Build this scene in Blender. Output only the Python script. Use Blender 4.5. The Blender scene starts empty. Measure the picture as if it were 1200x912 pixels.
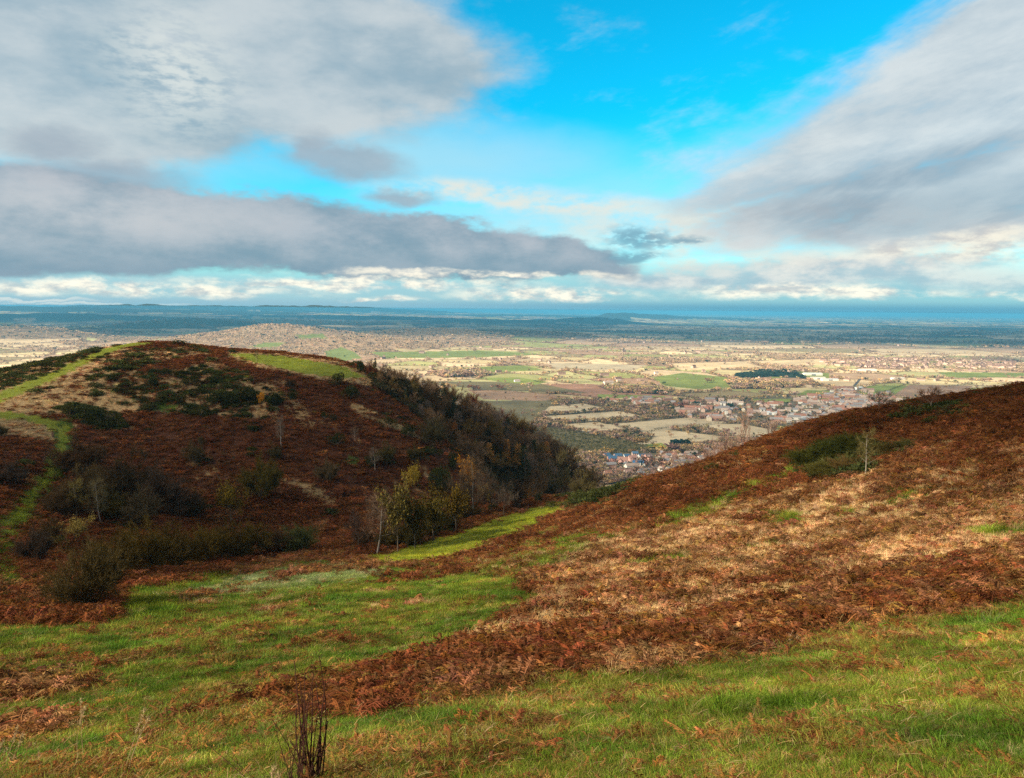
import bpy, math, random
import numpy as np
from mathutils import Matrix, Vector, Euler

# ------------------------------------------------------------------ camera
scene = bpy.context.scene
PITCH, ROLL, FPX = math.radians(5.9), math.radians(0.5), 900.0
CAMZ = 250.0
CR = Euler((math.radians(90) - PITCH, 0, 0)).to_matrix() @ Matrix.Rotation(ROLL, 3, 'Z')
cam_d = bpy.data.cameras.new('camera'); cam_d.sensor_width = 36.0; cam_d.lens = 36.0 * FPX / 1200.0
cam_d.clip_start = 0.1; cam_d.clip_end = 200000.0
cam = bpy.data.objects.new('camera', cam_d); scene.collection.objects.link(cam)
cam.matrix_world = Matrix.Translation((0, 0, CAMZ)) @ CR.to_4x4()
scene.camera = cam
RM = np.array(CR)

def ray(px, py):
    """direction in the world of a point of the photograph (1200 x 912)"""
    px = np.asarray(px, float); py = np.asarray(py, float)
    v = np.stack([(px - 600) / FPX, -(py - 456) / FPX, -np.ones_like(px)], -1)
    return v @ RM.T
def project(x, y, z):
    v = np.stack([x, y, z - CAMZ], -1) @ RM
    d = -v[..., 2]
    ok = d > 0.5
    d = np.where(ok, d, 1.0)
    return np.where(ok, 600 + FPX * v[..., 0] / d, -9999), np.where(ok, 456 - FPX * v[..., 1] / d, -9999), ok
def azel(px, py):
    v = ray(px, py); v = v / np.linalg.norm(v)
    return math.atan2(v[0], v[1]), math.asin(v[2])

# ------------------------------------------------------------------ light
SUN_EL, SUN_AZ = math.radians(27), math.radians(-118)          # azimuth from +Y, towards +X
SD = Vector((math.sin(SUN_AZ) * math.cos(SUN_EL), math.cos(SUN_AZ) * math.cos(SUN_EL), math.sin(SUN_EL)))
EXPOSURE = 0.87
scene.view_settings.view_transform = 'Standard'; scene.view_settings.look = 'None'
scene.view_settings.gamma = 1.0; scene.view_settings.use_curve_mapping = False
scene.view_settings.exposure = EXPOSURE
sl = bpy.data.lights.new('sun', 'SUN'); sl.energy = 5.0; sl.angle = math.radians(0.5); sl.color = (1.0, 0.87, 0.66)
so = bpy.data.objects.new('sun', sl); scene.collection.objects.link(so)
so.rotation_euler = SD.to_track_quat('Z', 'Y').to_euler(); so.location = (0, 0, CAMZ + 60)

class NT:
    """small node-tree writer"""
    def __init__(s, nt): s.t = nt; s.n = nt.nodes; s.l = nt.links
    def add(s, typ, ins=None, **kw):
        n = s.n.new(typ)
        for k, v in kw.items(): setattr(n, k, v)
        for k, v in (ins or {}).items(): s.put(n.inputs[k], v)
        return n
    def put(s, sock, v):
        if isinstance(v, bpy.types.NodeSocket): s.l.new(v, sock)
        elif isinstance(v, bpy.types.Node): s.l.new(v.outputs[0], sock)
        else: sock.default_value = v
    def m(s, op, a, b=0.0, c=0.0, clamp=False):
        return s.add('ShaderNodeMath', {0: a, 1: b, 2: c}, operation=op, use_clamp=clamp).outputs[0]
    def vm(s, op, a, b=(0, 0, 0)):
        n = s.add('ShaderNodeVectorMath', {0: a, 1: b}, operation=op)
        return n.outputs[1] if op in ('LENGTH', 'DISTANCE', 'DOT_PRODUCT') else n.outputs[0]
    def noise(s, vec, scale, detail=4.0, rough=0.55, out=0, dist=0.0, w=None):
        n = s.add('ShaderNodeTexNoise', {'Vector': vec, 'Scale': scale, 'Detail': detail, 'Roughness': rough, 'Distortion': dist})
        if w is not None: n.noise_dimensions = '4D'; n.inputs['W'].default_value = w
        return n.outputs[out]
    def ss(s, x, a, b, c=0.0, d=1.0):
        return s.add('ShaderNodeMapRange', {0: x, 1: a, 2: b, 3: c, 4: d}, interpolation_type='SMOOTHSTEP').outputs[0]
    def mix(s, f, a, b, bt='MIX'):
        n = s.add('ShaderNodeMix', data_type='RGBA', blend_type=bt)
        s.put(n.inputs[0], f); s.put(n.inputs[6], a); s.put(n.inputs[7], b)
        return n.outputs[2]
def C4(*c): return (c[0], c[1], c[2], 1.0)

# ------------------------------------------------------------------ sky
world = bpy.data.worlds.new('World'); scene.world = world; world.use_nodes = True
w = NT(world.node_tree); w.n.clear()
sky = w.add('ShaderNodeTexSky', sky_type='NISHITA', sun_disc=False, sun_elevation=SUN_EL, sun_rotation=SUN_AZ,
            altitude=300.0, air_density=1.0, dust_density=0.6, ozone_density=2.0)
tc = w.add('ShaderNodeTexCoord').outputs['Generated']
sep = w.add('ShaderNodeSeparateXYZ', {0: tc})
X, Y, Z = sep.outputs[0], sep.outputs[1], sep.outputs[2]
AZ = w.m('ARCTAN2', X, Y); EL = w.m('ARCSINE', Z)
P0 = w.add('ShaderNodeCombineXYZ', {0: AZ, 1: EL, 2: 0.0}).outputs[0]
# noise on a flat cloud deck: streaks that flatten towards the horizon
zc = w.m('ADD', w.m('MAXIMUM', Z, 0.0), 0.045)
DK = w.add('ShaderNodeCombineXYZ', {0: w.m('DIVIDE', X, zc), 1: w.m('DIVIDE', Y, zc), 2: 0.0}).outputs[0]
# warp of the blob coordinates
SP = w.vm('MULTIPLY', P0, (1.0, 2.2, 1.0))
wz = w.vm('SUBTRACT', w.noise(SP, 4.0, 6.0, 0.6, out=1), (0.5, 0.5, 0.5))
PW = w.vm('ADD', P0, w.vm('MULTIPLY', wz, (0.16, 0.06, 0.0)))
wz2 = w.vm('SUBTRACT', w.noise(SP, 13.0, 6.0, 0.62, out=1), (0.5, 0.5, 0.5))
PW2 = w.vm('ADD', P0, w.vm('MULTIPLY', wz2, (0.06, 0.035, 0.0)))
nDeck = w.noise(DK, 0.42, 5.0, 0.5, dist=.4)
nDeckF = w.noise(DK, 0.9, 5.0, 0.5, dist=.5)
nPuff = w.noise(SP, 16.0, 7.0, 0.6)
nFine = w.noise(w.vm('MULTIPLY', P0, (1.0, 2.6, 1.0)), 34.0, 6.0, 0.6)

def blob(px, py, rx, ry, rot=0.0, src=None, a=1.0, b=0.25):
    az, el = azel(px, py)
    k = 1.0 / FPX
    n = w.add('ShaderNodeMapping', {0: src if src is not None else PW, 1: (az, el, 0), 2: (0, 0, math.radians(rot)), 3: (rx * k, ry * k, 1)}, vector_type='TEXTURE')
    return w.ss(w.vm('LENGTH', n.outputs[0]), a, b)
def mx(*a):
    r = a[0]
    for b in a[1:]: r = w.m('MAXIMUM', r, b)
    return r
def el_of(py): return azel(600, py)[1]

hor = w.ss(EL, el_of(365), el_of(120))                      # 0 at the horizon, 1 high up
tint = w.mix(hor, C4(0.50, 1.30, 1.36), C4(0.02, 1.24, 1.36))
base = w.mix(1.0, sky.outputs[0], tint, 'MULTIPLY')
K = 10.0                                                     # cloud radiances below are for background strength 0.1
def col(r, g, b): return C4(r * K, g * K, b * K)
def layer(cur, dens, colour, opacity=1.0):
    return w.mix(w.m('MULTIPLY', dens, opacity), cur, colour)
cur = base
# thin bright wisps in the middle
wis = mx(blob(700, 250, 420, 90, 4, a=1.0, b=0.1), blob(520, 185, 330, 60, -3, a=1.0, b=.1), blob(880, 190, 330, 60, 18, a=1, b=.1), blob(840, 290, 300, 50, 0, a=1, b=.1), blob(120, 180, 260, 55, 0, a=1, b=.1))
wisd = w.m('MULTIPLY', wis, w.ss(nDeck, 0.25, 0.62, 0.25, 1.0))
cur = layer(cur, wisd, col(0.30, 0.47, 0.53), 0.78)
cream = mx(blob(880, 268, 330, 44, 0), blob(640, 240, 260, 24, -4), blob(1110, 285, 190, 34, 8), blob(860, 315, 300, 30, 0), blob(560, 225, 150, 22, 0))
cur = layer(cur, w.m('MULTIPLY', cream, w.ss(nPuff, 0.34, 0.60, 0.15, 1.0)), col(0.52, 0.50, 0.44), 0.85)
ca_, sa_ = math.cos(math.radians(17)), math.sin(math.radians(17))
STK = w.add('ShaderNodeCombineXYZ', {0: w.m('ADD', w.m('MULTIPLY', AZ, ca_), w.m('MULTIPLY', EL, sa_)), 1: w.m('MULTIPLY', w.m('SUBTRACT', w.m('MULTIPLY', EL, ca_), w.m('MULTIPLY', AZ, sa_)), 3.6), 2: 0.0}).outputs[0]
nStr = w.noise(STK, 5.5, 9.0, 0.62, dist=.3)
nStr2 = w.noise(STK, 14.0, 8.0, 0.6)
nBil = w.noise(SP, 7.5, 9.0, 0.62)
# big cloud top left
tl = mx(blob(180, 40, 470, 125, 0, a=1.0, b=.55), blob(430, 60, 190, 95, -8, a=1.0, b=.45), blob(60, 100, 260, 95, 0, a=1.05, b=.6))
tld = w.ss(w.m('ADD', w.m('MULTIPLY', tl, 1.15), w.m('MULTIPLY', w.m('SUBTRACT', nBil, .5), 1.5)), 0.05, 1.0)
nSoft = w.noise(SP, 5.0, 5.0, 0.5)
tlc = w.mix(w.ss(w.m('ADD', w.m('MULTIPLY', nSoft, .6), w.m('MULTIPLY', nBil, .4)), 0.38, 0.62), col(0.20, 0.27, 0.315), col(0.37, 0.40, 0.41))
tlc = w.mix(w.m('MULTIPLY', blob(205, 80, 110, 90, 0, a=1.1, b=0), w.ss(nFine, .35, .6)), tlc, col(0.44, 0.46, 0.44))
cur = layer(cur, tld, tlc, 0.93)
# diagonal cloud on the right
rg = mx(blob(1060, 150, 360, 105, 17, a=1.0, b=.2), blob(1200, 90, 280, 140, 14, a=1.0, b=.3), blob(1120, 235, 330, 62, 3, a=1, b=.5), blob(900, 215, 170, 42, 12, a=1, b=.3), blob(1150, 20, 160, 34, 22, a=1, b=.1))
rgd = w.ss(w.m('ADD', w.m('MULTIPLY', rg, 1.05), w.m('ADD', w.m('MULTIPLY', w.m('SUBTRACT', nStr, .5), 1.35), w.m('MULTIPLY', w.m('SUBTRACT', nBil, .5), .9))), 0.05, 1.0)
rgc = w.mix(w.ss(w.m('ADD', w.m('MULTIPLY', nStr, .55), w.m('MULTIPLY', nBil, .45)), 0.34, 0.66), col(0.27, 0.325, 0.365), col(0.45, 0.475, 0.475))
rgc = w.mix(w.m('MULTIPLY', mx(blob(1050, 245, 280, 50, 3, a=1, b=.1), blob(1080, 200, 240, 30, 8, a=1, b=.1)), w.ss(nStr, .3, .6, 1., .6)), rgc, col(0.175, 0.22, 0.265))
cur = layer(cur, rgd, rgc, 0.94)
crm2 = mx(blob(1120, 292, 170, 24, 6, src=PW2, a=1, b=.4), blob(990, 308, 130, 14, 0, src=PW2))
cur = layer(cur, w.m('MULTIPLY', crm2, w.ss(nPuff, .3, .55, .4, 1.)), w.mix(w.ss(nFine, .35, .6), col(0.38, 0.38, 0.37), col(0.60, 0.57, 0.48)), 0.9)
# small dark cloud and scraps
sm = mx(blob(405, 190, 92, 27, -3, src=PW2, a=1.0, b=.35), blob(365, 178, 40, 30, 0, src=PW2), blob(62, 172, 60, 26, 0, src=PW2), blob(470, 232, 60, 14, 0, src=PW2), blob(130, 205, 120, 22, 0, src=PW2, a=1, b=.2))
cur = layer(cur, sm, w.mix(nPuff, col(0.17, 0.235, 0.29), col(0.27, 0.31, 0.35)), 0.85)
# low horizon: pale streak, teal rain band
band = w.ss(EL, el_of(300), el_of(338))
cur = layer(cur, band, w.mix(w.ss(AZ, -0.4, 0.5), col(0.235, 0.36, 0.43), col(0.17, 0.31, 0.39)), 0.85)
lowr = mx(blob(1010, 322, 330, 26, 0, a=1, b=.2), blob(760, 326, 160, 16, 0, a=1, b=.2))
cur = layer(cur, lowr, w.mix(w.ss(nPuff, .36, .62), col(0.25, 0.33, 0.38), col(0.50, 0.51, 0.48)), 0.85)
# long grey bank
PW3 = w.vm('ADD', PW, w.vm('MULTIPLY', wz2, (0.05, 0.035, 0.0)))
bk = mx(blob(150, 268, 420, 58, 1, src=PW3, a=1.0, b=.4), blob(470, 290, 300, 48, -3, src=PW3, a=1.0, b=.4), blob(640, 300, 150, 34, -4, src=PW3, a=1.0, b=.25), blob(20, 262, 300, 62, 0, a=1., b=.6))
bkc = w.mix(w.ss(w.m('ADD', w.m('MULTIPLY', nBil, .6), w.m('MULTIPLY', nPuff, .4)), 0.36, 0.64), col(0.14, 0.21, 0.265), col(0.285, 0.315, 0.35))
bkc = w.mix(w.m('MULTIPLY', w.ss(EL, el_of(285), el_of(330)), .65), bkc, col(0.12, 0.20, 0.26))
bkc = w.mix(w.m('MULTIPLY', blob(120, 250, 280, 42, 0, a=1, b=0), w.ss(nBil, .3, .6, .35, 1.)), bkc, col(0.355, 0.365, 0.38))
bk = w.ss(w.m('ADD', w.m('MULTIPLY', bk, 1.3), w.m('ADD', w.m('MULTIPLY', w.m('SUBTRACT', nBil, .5), 1.2), w.m('MULTIPLY', w.m('SUBTRACT', nPuff, .5), .9))), 0.2, .85)
cur = layer(cur, bk, bkc, 0.97)
scr = mx(blob(750, 280, 50, 15, -8, src=PW2, a=1.1, b=.3), blob(800, 285, 38, 9, 0, src=PW2, a=1.1, b=.2), blob(745, 300, 46, 10, 0, src=PW2))
cur = layer(cur, w.m('MULTIPLY', scr, w.ss(nFine, .36, .52)), col(0.11, 0.22, 0.29), 0.8)
# rows of small cream cumulus over the horizon
low = w.ss(EL, el_of(349), el_of(360))
cur = layer(cur, low, w.mix(w.ss(AZ, -0.35, 0.35), col(0.20, 0.34, 0.41), col(0.075, 0.24, 0.34)), 0.9)
rows = mx(blob(150, 338, 260, 11, 0, src=PW2), blob(420, 332, 280, 9, 0, src=PW2), blob(640, 345, 150, 11, 0, src=PW2, a=1, b=.3), blob(560, 322, 260, 7, 0, src=PW2), blob(960, 342, 200, 11, 0, src=PW2, a=1, b=.3), blob(1200, 347, 60, 7, 0, src=PW2), blob(450, 349, 60, 5, 0, src=PW2))
cur = layer(cur, w.m('MULTIPLY', rows, w.ss(nPuff, .36, .54)), w.mix(w.ss(nFine, .35, .6), col(0.36, 0.39, 0.39), col(0.74, 0.68, 0.55)), 0.88)
pal = mx(blob(90, 358, 150, 3, 0, src=PW2), blob(30, 352, 90, 3, 0, src=PW2))
cur = layer(cur, pal, col(0.50, 0.53, 0.5), 0.7)
# everything behind and overhead: broken grey-white cover so that the light is that of a half cloudy day
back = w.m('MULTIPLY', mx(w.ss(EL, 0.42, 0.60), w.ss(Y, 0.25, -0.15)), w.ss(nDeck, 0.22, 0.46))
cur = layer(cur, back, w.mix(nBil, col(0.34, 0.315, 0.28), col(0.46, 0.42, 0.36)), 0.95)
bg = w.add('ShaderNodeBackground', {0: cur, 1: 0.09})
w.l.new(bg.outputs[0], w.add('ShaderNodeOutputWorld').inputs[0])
world.cycles.sampling_method = 'MANUAL'; world.cycles.sample_map_resolution = 1024

cy = scene.cycles
cy.use_denoising = False; cy.max_bounces = 5; cy.diffuse_bounces = 3; cy.transparent_max_bounces = 12
cy.volume_bounces = 0; cy.use_adaptive_sampling = True; cy.adaptive_threshold = 0.01
cy.sample_clamp_indirect = 3.0; cy.sample_clamp_direct = 4.0
# ------------------------------------------------------------------ helpers
rng = np.random.default_rng(7)
def link(o, parent=None):
    scene.collection.objects.link(o)
    if parent is not None: o.parent = parent
    return o
def tag(o, label=None, cat=None, group=None, kind=None):
    if label: o['label'] = label
    if cat: o['category'] = cat
    if group: o['group'] = group
    if kind: o['kind'] = kind
    return o
def npmesh(name, V, F, mats=(), colors=None, smooth=False, mi=None):
    """mesh from arrays; F is (n,3) or (n,4) or a list of such"""
    me = bpy.data.meshes.new(name)
    Fs = F if isinstance(F, list) else [F]
    Fs = [np.asarray(f, np.int32) for f in Fs if len(f)]
    me.vertices.add(len(V)); me.vertices.foreach_set('co', np.asarray(V, np.float32).ravel())
    loops = np.concatenate([f.ravel() for f in Fs]) if Fs else np.zeros(0, np.int32)
    tot = np.concatenate([np.full(len(f), f.shape[1], np.int32) for f in Fs]) if Fs else np.zeros(0, np.int32)
    st = np.concatenate([[0], np.cumsum(tot)[:-1]]).astype(np.int32)
    me.loops.add(len(loops)); me.loops.foreach_set('vertex_index', loops)
    me.polygons.add(len(tot)); me.polygons.foreach_set('loop_start', st)
    if mi is not None: me.polygons.foreach_set('material_index', np.asarray(mi, np.int32))
    me.update(calc_edges=True)
    me.polygons.foreach_set('use_smooth', np.full(len(tot), smooth))
    if colors is not None:
        a = me.attributes.new('tint', 'FLOAT_COLOR', 'POINT')
        c = np.ones((len(V), 4), np.float32); c[:, :3] = colors; a.data.foreach_set('color', c.ravel())
    for m_ in mats: me.materials.append(m_)
    return me
def hsh(ix, iy, s):
    h = np.sin(ix * 127.1 + iy * 311.7 + s * 74.7) * 43758.5453
    return h - np.floor(h)
def vn(x, y, s=0):
    ix, iy = np.floor(x), np.floor(y); fx, fy = x - ix, y - iy
    fx = fx * fx * (3 - 2 * fx); fy = fy * fy * (3 - 2 * fy)
    a, b, c, d = hsh(ix, iy, s), hsh(ix + 1, iy, s), hsh(ix, iy + 1, s), hsh(ix + 1, iy + 1, s)
    return (a + (b - a) * fx) * (1 - fy) + (c + (d - c) * fx) * fy
def fbm(x, y, s=0, o=4, g=0.5):
    t = 0; a = 1; n = 0
    for i in range(o):
        t = t + a * (vn(x, y, s + i * 3.1) - 0.5); n += a; a *= g
        x, y = x * 1.6 + y * 1.2 + 3.7, y * 1.6 - x * 1.2 + 9.1
    return t / n * 2
def sstep(x, a, b):
    t = np.clip((x - a) / (b - a), 0, 1); return t * t * (3 - 2 * t)
def inpoly(px, py, P):
    P = np.asarray(P, float); r = np.zeros(px.shape, bool)
    x0, y0, x1, y1 = P[:, 0].min(), P[:, 1].min(), P[:, 0].max(), P[:, 1].max()
    k = (px >= x0) & (px <= x1) & (py >= y0) & (py <= y1)
    if not k.any(): return r
    a, b = px[k], py[k]; c = np.zeros(a.shape, bool)
    n = len(P)
    for i in range(n):
        xa, ya = P[i]; xb, yb = P[(i + 1) % n]
        if ya == yb: continue
        c ^= ((ya > b) != (yb > b)) & (a < (xb - xa) * (b - ya) / (yb - ya) + xa)
    r[k] = c
    return r
def pline(px, py, P):
    """distance to a polyline and the interpolated third coordinate (half width)"""
    best = np.full(px.shape, 1e9)
    for (xa, ya, wa), (xb, yb, wb) in zip(P[:-1], P[1:]):
        dx, dy = xb - xa, yb - ya
        t = np.clip(((px - xa) * dx + (py - ya) * dy) / (dx * dx + dy * dy), 0, 1)
        d = np.hypot(px - xa - t * dx, py - ya - t * dy) / (wa + t * (wb - wa))
        best = np.minimum(best, d)
    return best                                                # < 1 inside
def ell(px, py, cx, cy, rx, ry, rot=0.0):
    c, s = math.cos(math.radians(rot)), math.sin(math.radians(rot))
    dx, dy = px - cx, py - cy
    return np.hypot((dx * c - dy * s) / rx, (dx * s + dy * c) / ry)

# ------------------------------------------------------------------ the shape of the hills
# (x, y in the photograph, distance ahead in metres) of points on the visible ground
CP = [(0, 912, 9), (300, 912, 7.5), (600, 912, 6.2), (900, 912, 5.4), (1200, 912, 4.8), (-250, 912, 11), (1450, 912, 4.4),
      (600, 850, 9), (300, 850, 12), (0, 850, 15), (900, 850, 8), (1200, 850, 7.2),
      (0, 790, 24), (300, 790, 20), (600, 790, 16), (900, 790, 13.5), (1200, 790, 11),
      (0, 730, 40), (300, 730, 36), (600, 730, 31), (800, 730, 25), (1000, 730, 21), (1200, 730, 17),
      (-250, 790, 26), (-250, 700, 46), (1450, 790, 9.5), (1450, 700, 17),
      (200, 690, 60), (400, 690, 54), (550, 690, 47), (700, 690, 38), (850, 690, 34), (1000, 690, 29), (1200, 680, 24),
      (240, 668, 78), (330, 654, 88), (400, 660, 78), (450, 655, 80), (500, 640, 87), (560, 619, 99), (610, 601, 111), (662, 581, 125), (500, 656, 77), (560, 642, 84), (610, 622, 95), (650, 601, 109), (560, 662, 68), (640, 640, 76),
      (700, 630, 66), (800, 600, 72), (700, 583, 104), (760, 562, 104), (900, 640, 48), (1000, 600, 54), (1100, 600, 48), (1200, 600, 40),
      (860, 530, 100), (900, 560, 78), (1000, 540, 75), (1100, 520, 68), (1200, 520, 55), (950, 497, 97), (1000, 483, 93), (1050, 475, 90), (1100, 468, 86), (1200, 455, 80),
      (1450, 600, 34), (1450, 420, 80),
      # valley on the left and the hill beyond
      (60, 690, 56), (0, 690, 52), (0, 660, 62), (-250, 640, 60), (20, 610, 88), (100, 640, 88), (100, 600, 105), (200, 620, 106), (300, 622, 114), (380, 622, 118), (420, 612, 122),
      (60, 550, 118), (20, 530, 116), (0, 490, 138), (70, 495, 142), (0, 455, 158), (-250, 520, 125), (-250, 470, 170),
      (150, 550, 128), (300, 550, 136), (420, 560, 140), (500, 575, 146), (560, 590, 150), (610, 600, 152),
      (150, 500, 146), (300, 500, 152), (420, 510, 156), (500, 530, 158), (560, 560, 158),
      (150, 450, 166), (300, 450, 172), (400, 470, 172), (450, 470, 178), (500, 505, 172),
      (60, 428, 182), (110, 410, 198), (160, 402, 206), (215, 403, 208), (240, 411, 206), (270, 418, 200), (340, 431, 194), (390, 440, 190), (440, 452, 188),
      (0, 436, 186), (-120, 462, 186), (280, 410, 222), (350, 416, 222), (400, 424, 216), (428, 437, 204),
      # the wooded flank beyond the spur (ground under the trees)
      (450, 450, 204), (480, 463, 212), (520, 482, 224), (570, 503, 238), (620, 526, 250), (670, 557, 256), (708, 590, 260),
      (520, 525, 205), (570, 548, 212), (610, 578, 208), (660, 600, 225)]
CP = np.array(CP, float)
R_ = ray(CP[:, 0], CP[:, 1]); W_ = R_ * (CP[:, 2] / R_[:, 1])[:, None]
HP = [tuple(a) for a in W_]
HP += [(0, 0, -1.65), (-8, 0, -2.2), (8, 0, -1.2), (0, 3, -2.55), (3, 2.6, -2.2), (-4, 4, -3.2), (0, -12, 3), (-40, 0, -6), (45, 10, 6), (-40, -30, 6), (40, -30, 16), (0, -60, 26), (90, 30, 8), (90, -20, 22), (-110, 10, -12), (-90, -60, 8),
       # out of sight behind the right-hand spur and the summit
       (60, 118, -26), (40, 130, -40), (20, 160, -62), (90, 110, -22), (130, 90, -14), (90, 170, -62), (60, 210, -95), (140, 160, -52), (40, 240, -105),
       (-60, 260, -24), (-110, 250, -22), (-160, 230, -30), (-20, 265, -38), (10, 285, -62), (30, 290, -80), (0, 340, -84), (-80, 330, -60), (-180, 320, -70), (-200, 150, -20), (-220, 60, -20), (90, 300, -135), (150, 260, -120), (200, 120, -40)]
HP = np.array(HP); HX, HZ = HP[:, :2], HP[:, 2]
RC = 7.0
def _phi(d2): return np.sqrt(d2 + RC * RC)
_n = len(HP)
_D2 = ((HX[:, None] - HX[None]) ** 2).sum(-1)
_A = np.zeros((_n + 3, _n + 3)); _A[:_n, :_n] = _phi(_D2) - np.eye(_n) * 1.2
_A[:_n, _n] = 1; _A[:_n, _n + 1:] = HX; _A[_n, :_n] = 1; _A[_n + 1:, :_n] = HX.T
_W = np.linalg.solve(_A, np.concatenate([HZ, [0, 0, 0]]))
def hill_z(x, y, fine=True):
    x = np.asarray(x, float); y = np.asarray(y, float); sh = x.shape; x = x.ravel(); y = y.ravel()
    out = np.empty(x.shape)
    for i in range(0, len(x), 40000):
        a, b = x[i:i + 40000], y[i:i + 40000]
        out[i:i + 40000] = _phi((a[:, None] - HX[:, 0]) ** 2 + (b[:, None] - HX[:, 1]) ** 2) @ _W[:_n] + _W[_n] + a * _W[_n + 1] + b * _W[_n + 2]
    r = np.hypot(x, y)
    k = sstep(r, 250, 420)
    outer = -90 - 175 * np.clip((r - 300) / 480, 0, 1.0)
    out = out * (1 - k) + outer * k
    if fine:
        q = np.clip(r / 60, 0.06, 1)
        out = out + fbm(x / 14, y / 14, 1, 4) * 0.55 * q + fbm(x / 2.1, y / 2.1, 5, 3) * 0.10 * np.clip(r / 25, 0.35, 1.6) + fbm(x / .6, y / .6, 8, 2) * 0.035
    return (out + CAMZ).reshape(sh)

# ------------------------------------------------------------------ what grows where on the hills
BR, PB, PG, GM, GS, GF, WF, DG, GO, MB = range(10)   # bracken, orange bracken, pale dead grass, meadow, mown strip, frosted grass, wood floor, rank dark grass, gorse/heather
def classify(x, y, z, jit=1.0):
    r = np.hypot(x, y)
    px, py, ok = project(x, y, z + .17 * np.clip(r / 40, 1, 2))       # what shows is the plants, not the soil
    # organic edges: shift the lookup by noise, in metres seen at this distance
    s = FPX / np.maximum(r, 3)
    n1 = fbm(x / 3.0, y / 3.0, 21, 3); n2 = fbm(x / 3.0 + 50, y / 3.0, 22, 3); n3 = fbm(x / .7, y / .7, 23, 2)
    px = px + n1 * jit * np.minimum(14, s * 1.2); py = py + (n2 * 0.5 + n3 * .25) * jit * np.minimum(13, s * .6)
    fin = fbm(x / 1.1, y / 1.1, 34, 3); big = fbm(x / 9, y / 9, 31, 4); med = fbm(x / 2.2, y / 2.2, 32, 4); huge = fbm(x / 30, y / 30, 33, 3)
    T = np.full(x.shape, BR, np.int32)
    def put(mask, t): T[mask] = t
    far = r > 96
    # ---- right-hand spur
    spur = (px > 560) & (~far | (x > 0) & (r < 150)) & (r < 170)
    pale = np.clip((py - 500) / 150, -0.3, 1) * 0.95 - np.clip((px - 1000) / 300, 0, 1) * .15
    put(spur, PB)
    strk = fbm((x * .8 + y * .6) / 7, (y * .8 - x * .6) / 1.6, 35, 4)
    put(spur & (fin * .7 + med * .4 + strk * .8 + big * .25 > 0.33 - pale * .74), PG)
    put(spur & (fin * .5 + big * .5 + strk * .6 < -0.34 + np.clip((570 - py) / 110, -.12, .75)), BR)
    top = spur & (py < 470 + (1200 - px) * 0.22 + 40)
    put(top & (med + big * .6 < 0.30), BR)
    put(spur & (big * .5 + med > 0.62) & (py > 560), DG)
    put(spur & (pline(px, py, [(650, 640, 3), (700, 628, 3), (745, 617, 3), (790, 602, 6), (840, 586, 5), (885, 566, 5), (948, 540, 3)]) < 1) & ((px > 770) | (fin > 0)), DG)
    put(ell(px, py, 925, 605, 20, 8, 0) < 1, DG)
    put(ell(px, py, 800, 600, 34, 7, 12) < 1, DG)
    put(spur & (pline(px, py, [(560, 690, 6), (620, 655, 22), (700, 625, 6)]) < 1) & (med > -.25), DG)
    put(spur & (ell(px, py, 700, 570, 42, 16, 20) < 1), GO); put((ell(px, py, 985, 535, 50, 18, 15) < 1) & (fin + med * .5 > -.1), GO)
    put((ell(px, py, 1090, 478, 40, 6, 8) < 1) & (fin > -.1), GO)
    # ---- meadow in the hollow
    mead = inpoly(px, py, [(-400, 700), (0, 722), (60, 729), (128, 722), (142, 690), (190, 683), (240, 680), (290, 657), (345, 650), (400, 655), (450, 657), (520, 660), (600, 676), (648, 697), (632, 706), (587, 738),
                           (533, 765), (477, 779), (400, 800), (345, 806), (285, 822), (205, 838), (130, 852), (95, 862), (0, 905), (-400, 990)]) & (r < 105)
    put(mead, GM)
    put(mead & (py > 690) & (med * .9 + big * .5 + n3 * .5 > .42), MB)
    put(mead & (py > 660) & (py < 720) & (med + big * .4 > 0.52), PG)
    put(mead & (med * 1.1 - big * .5 > .75), DG)
    put(mead & inpoly(px, py, [(-400, 790), (0, 795), (60, 788), (120, 793), (150, 806), (110, 835), (60, 868), (-10, 882), (-400, 940)]) & (med + n3 * .5 > .0), MB); put(mead & inpoly(px, py, [(-400, 790), (0, 800), (70, 796), (105, 815), (60, 850), (0, 862), (-400, 930)]) & (med + n3 * .5 > .12), PB)
    put(mead & (ell(px, py, 245, 745, 75, 30, 0) < 1) & (med + n3 * .6 > .12), MB)
    put(mead & (ell(px, py, 90, 770, 130, 14, 0) < 1) & (med + n3 * .6 > .25), MB)
    put(inpoly(px, py, [(140, 706), (190, 683), (240, 682), (300, 668), (400, 656), (440, 660), (450, 668), (380, 680), (300, 690), (200, 698), (165, 700)]) & (r < 110), GF)
    put((pline(px, py, [(145, 700, 3), (190, 688, 5), (240, 678, 5), (300, 660, 3), (340, 651, 2)]) < 1) & (r < 110), DG)
    put((pline(px, py, [(200, 700, 1), (250, 691, 1.2), (300, 684, 1.4), (340, 672, 2), (375, 664, 2.4), (420, 661, 2.2), (500, 661, 1.8), (540, 661, 1.2)]) < 1) & (r < 110) & (med > -.3), PB)
    put((pline(px, py, [(280, 668, 2), (310, 660, 3.5), (350, 650, 4), (410, 646, 4), (445, 652, 2)]) < 1) & (r < 110), PB)
    put((pline(px, py, [(430, 678, 1.2), (480, 674, 2), (540, 666, 3), (570, 668, 1.5)]) < 1) & (r < 100) & (med > -.4), BR)
    put(inpoly(px, py, [(455, 661), (520, 656), (570, 645), (615, 626), (655, 606), (690, 600), (690, 630), (660, 690), (600, 676), (520, 662)]) & (r < 125) & (med + n3 * .5 > -.25) & (px < 650 + med * 60), MB)
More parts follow.
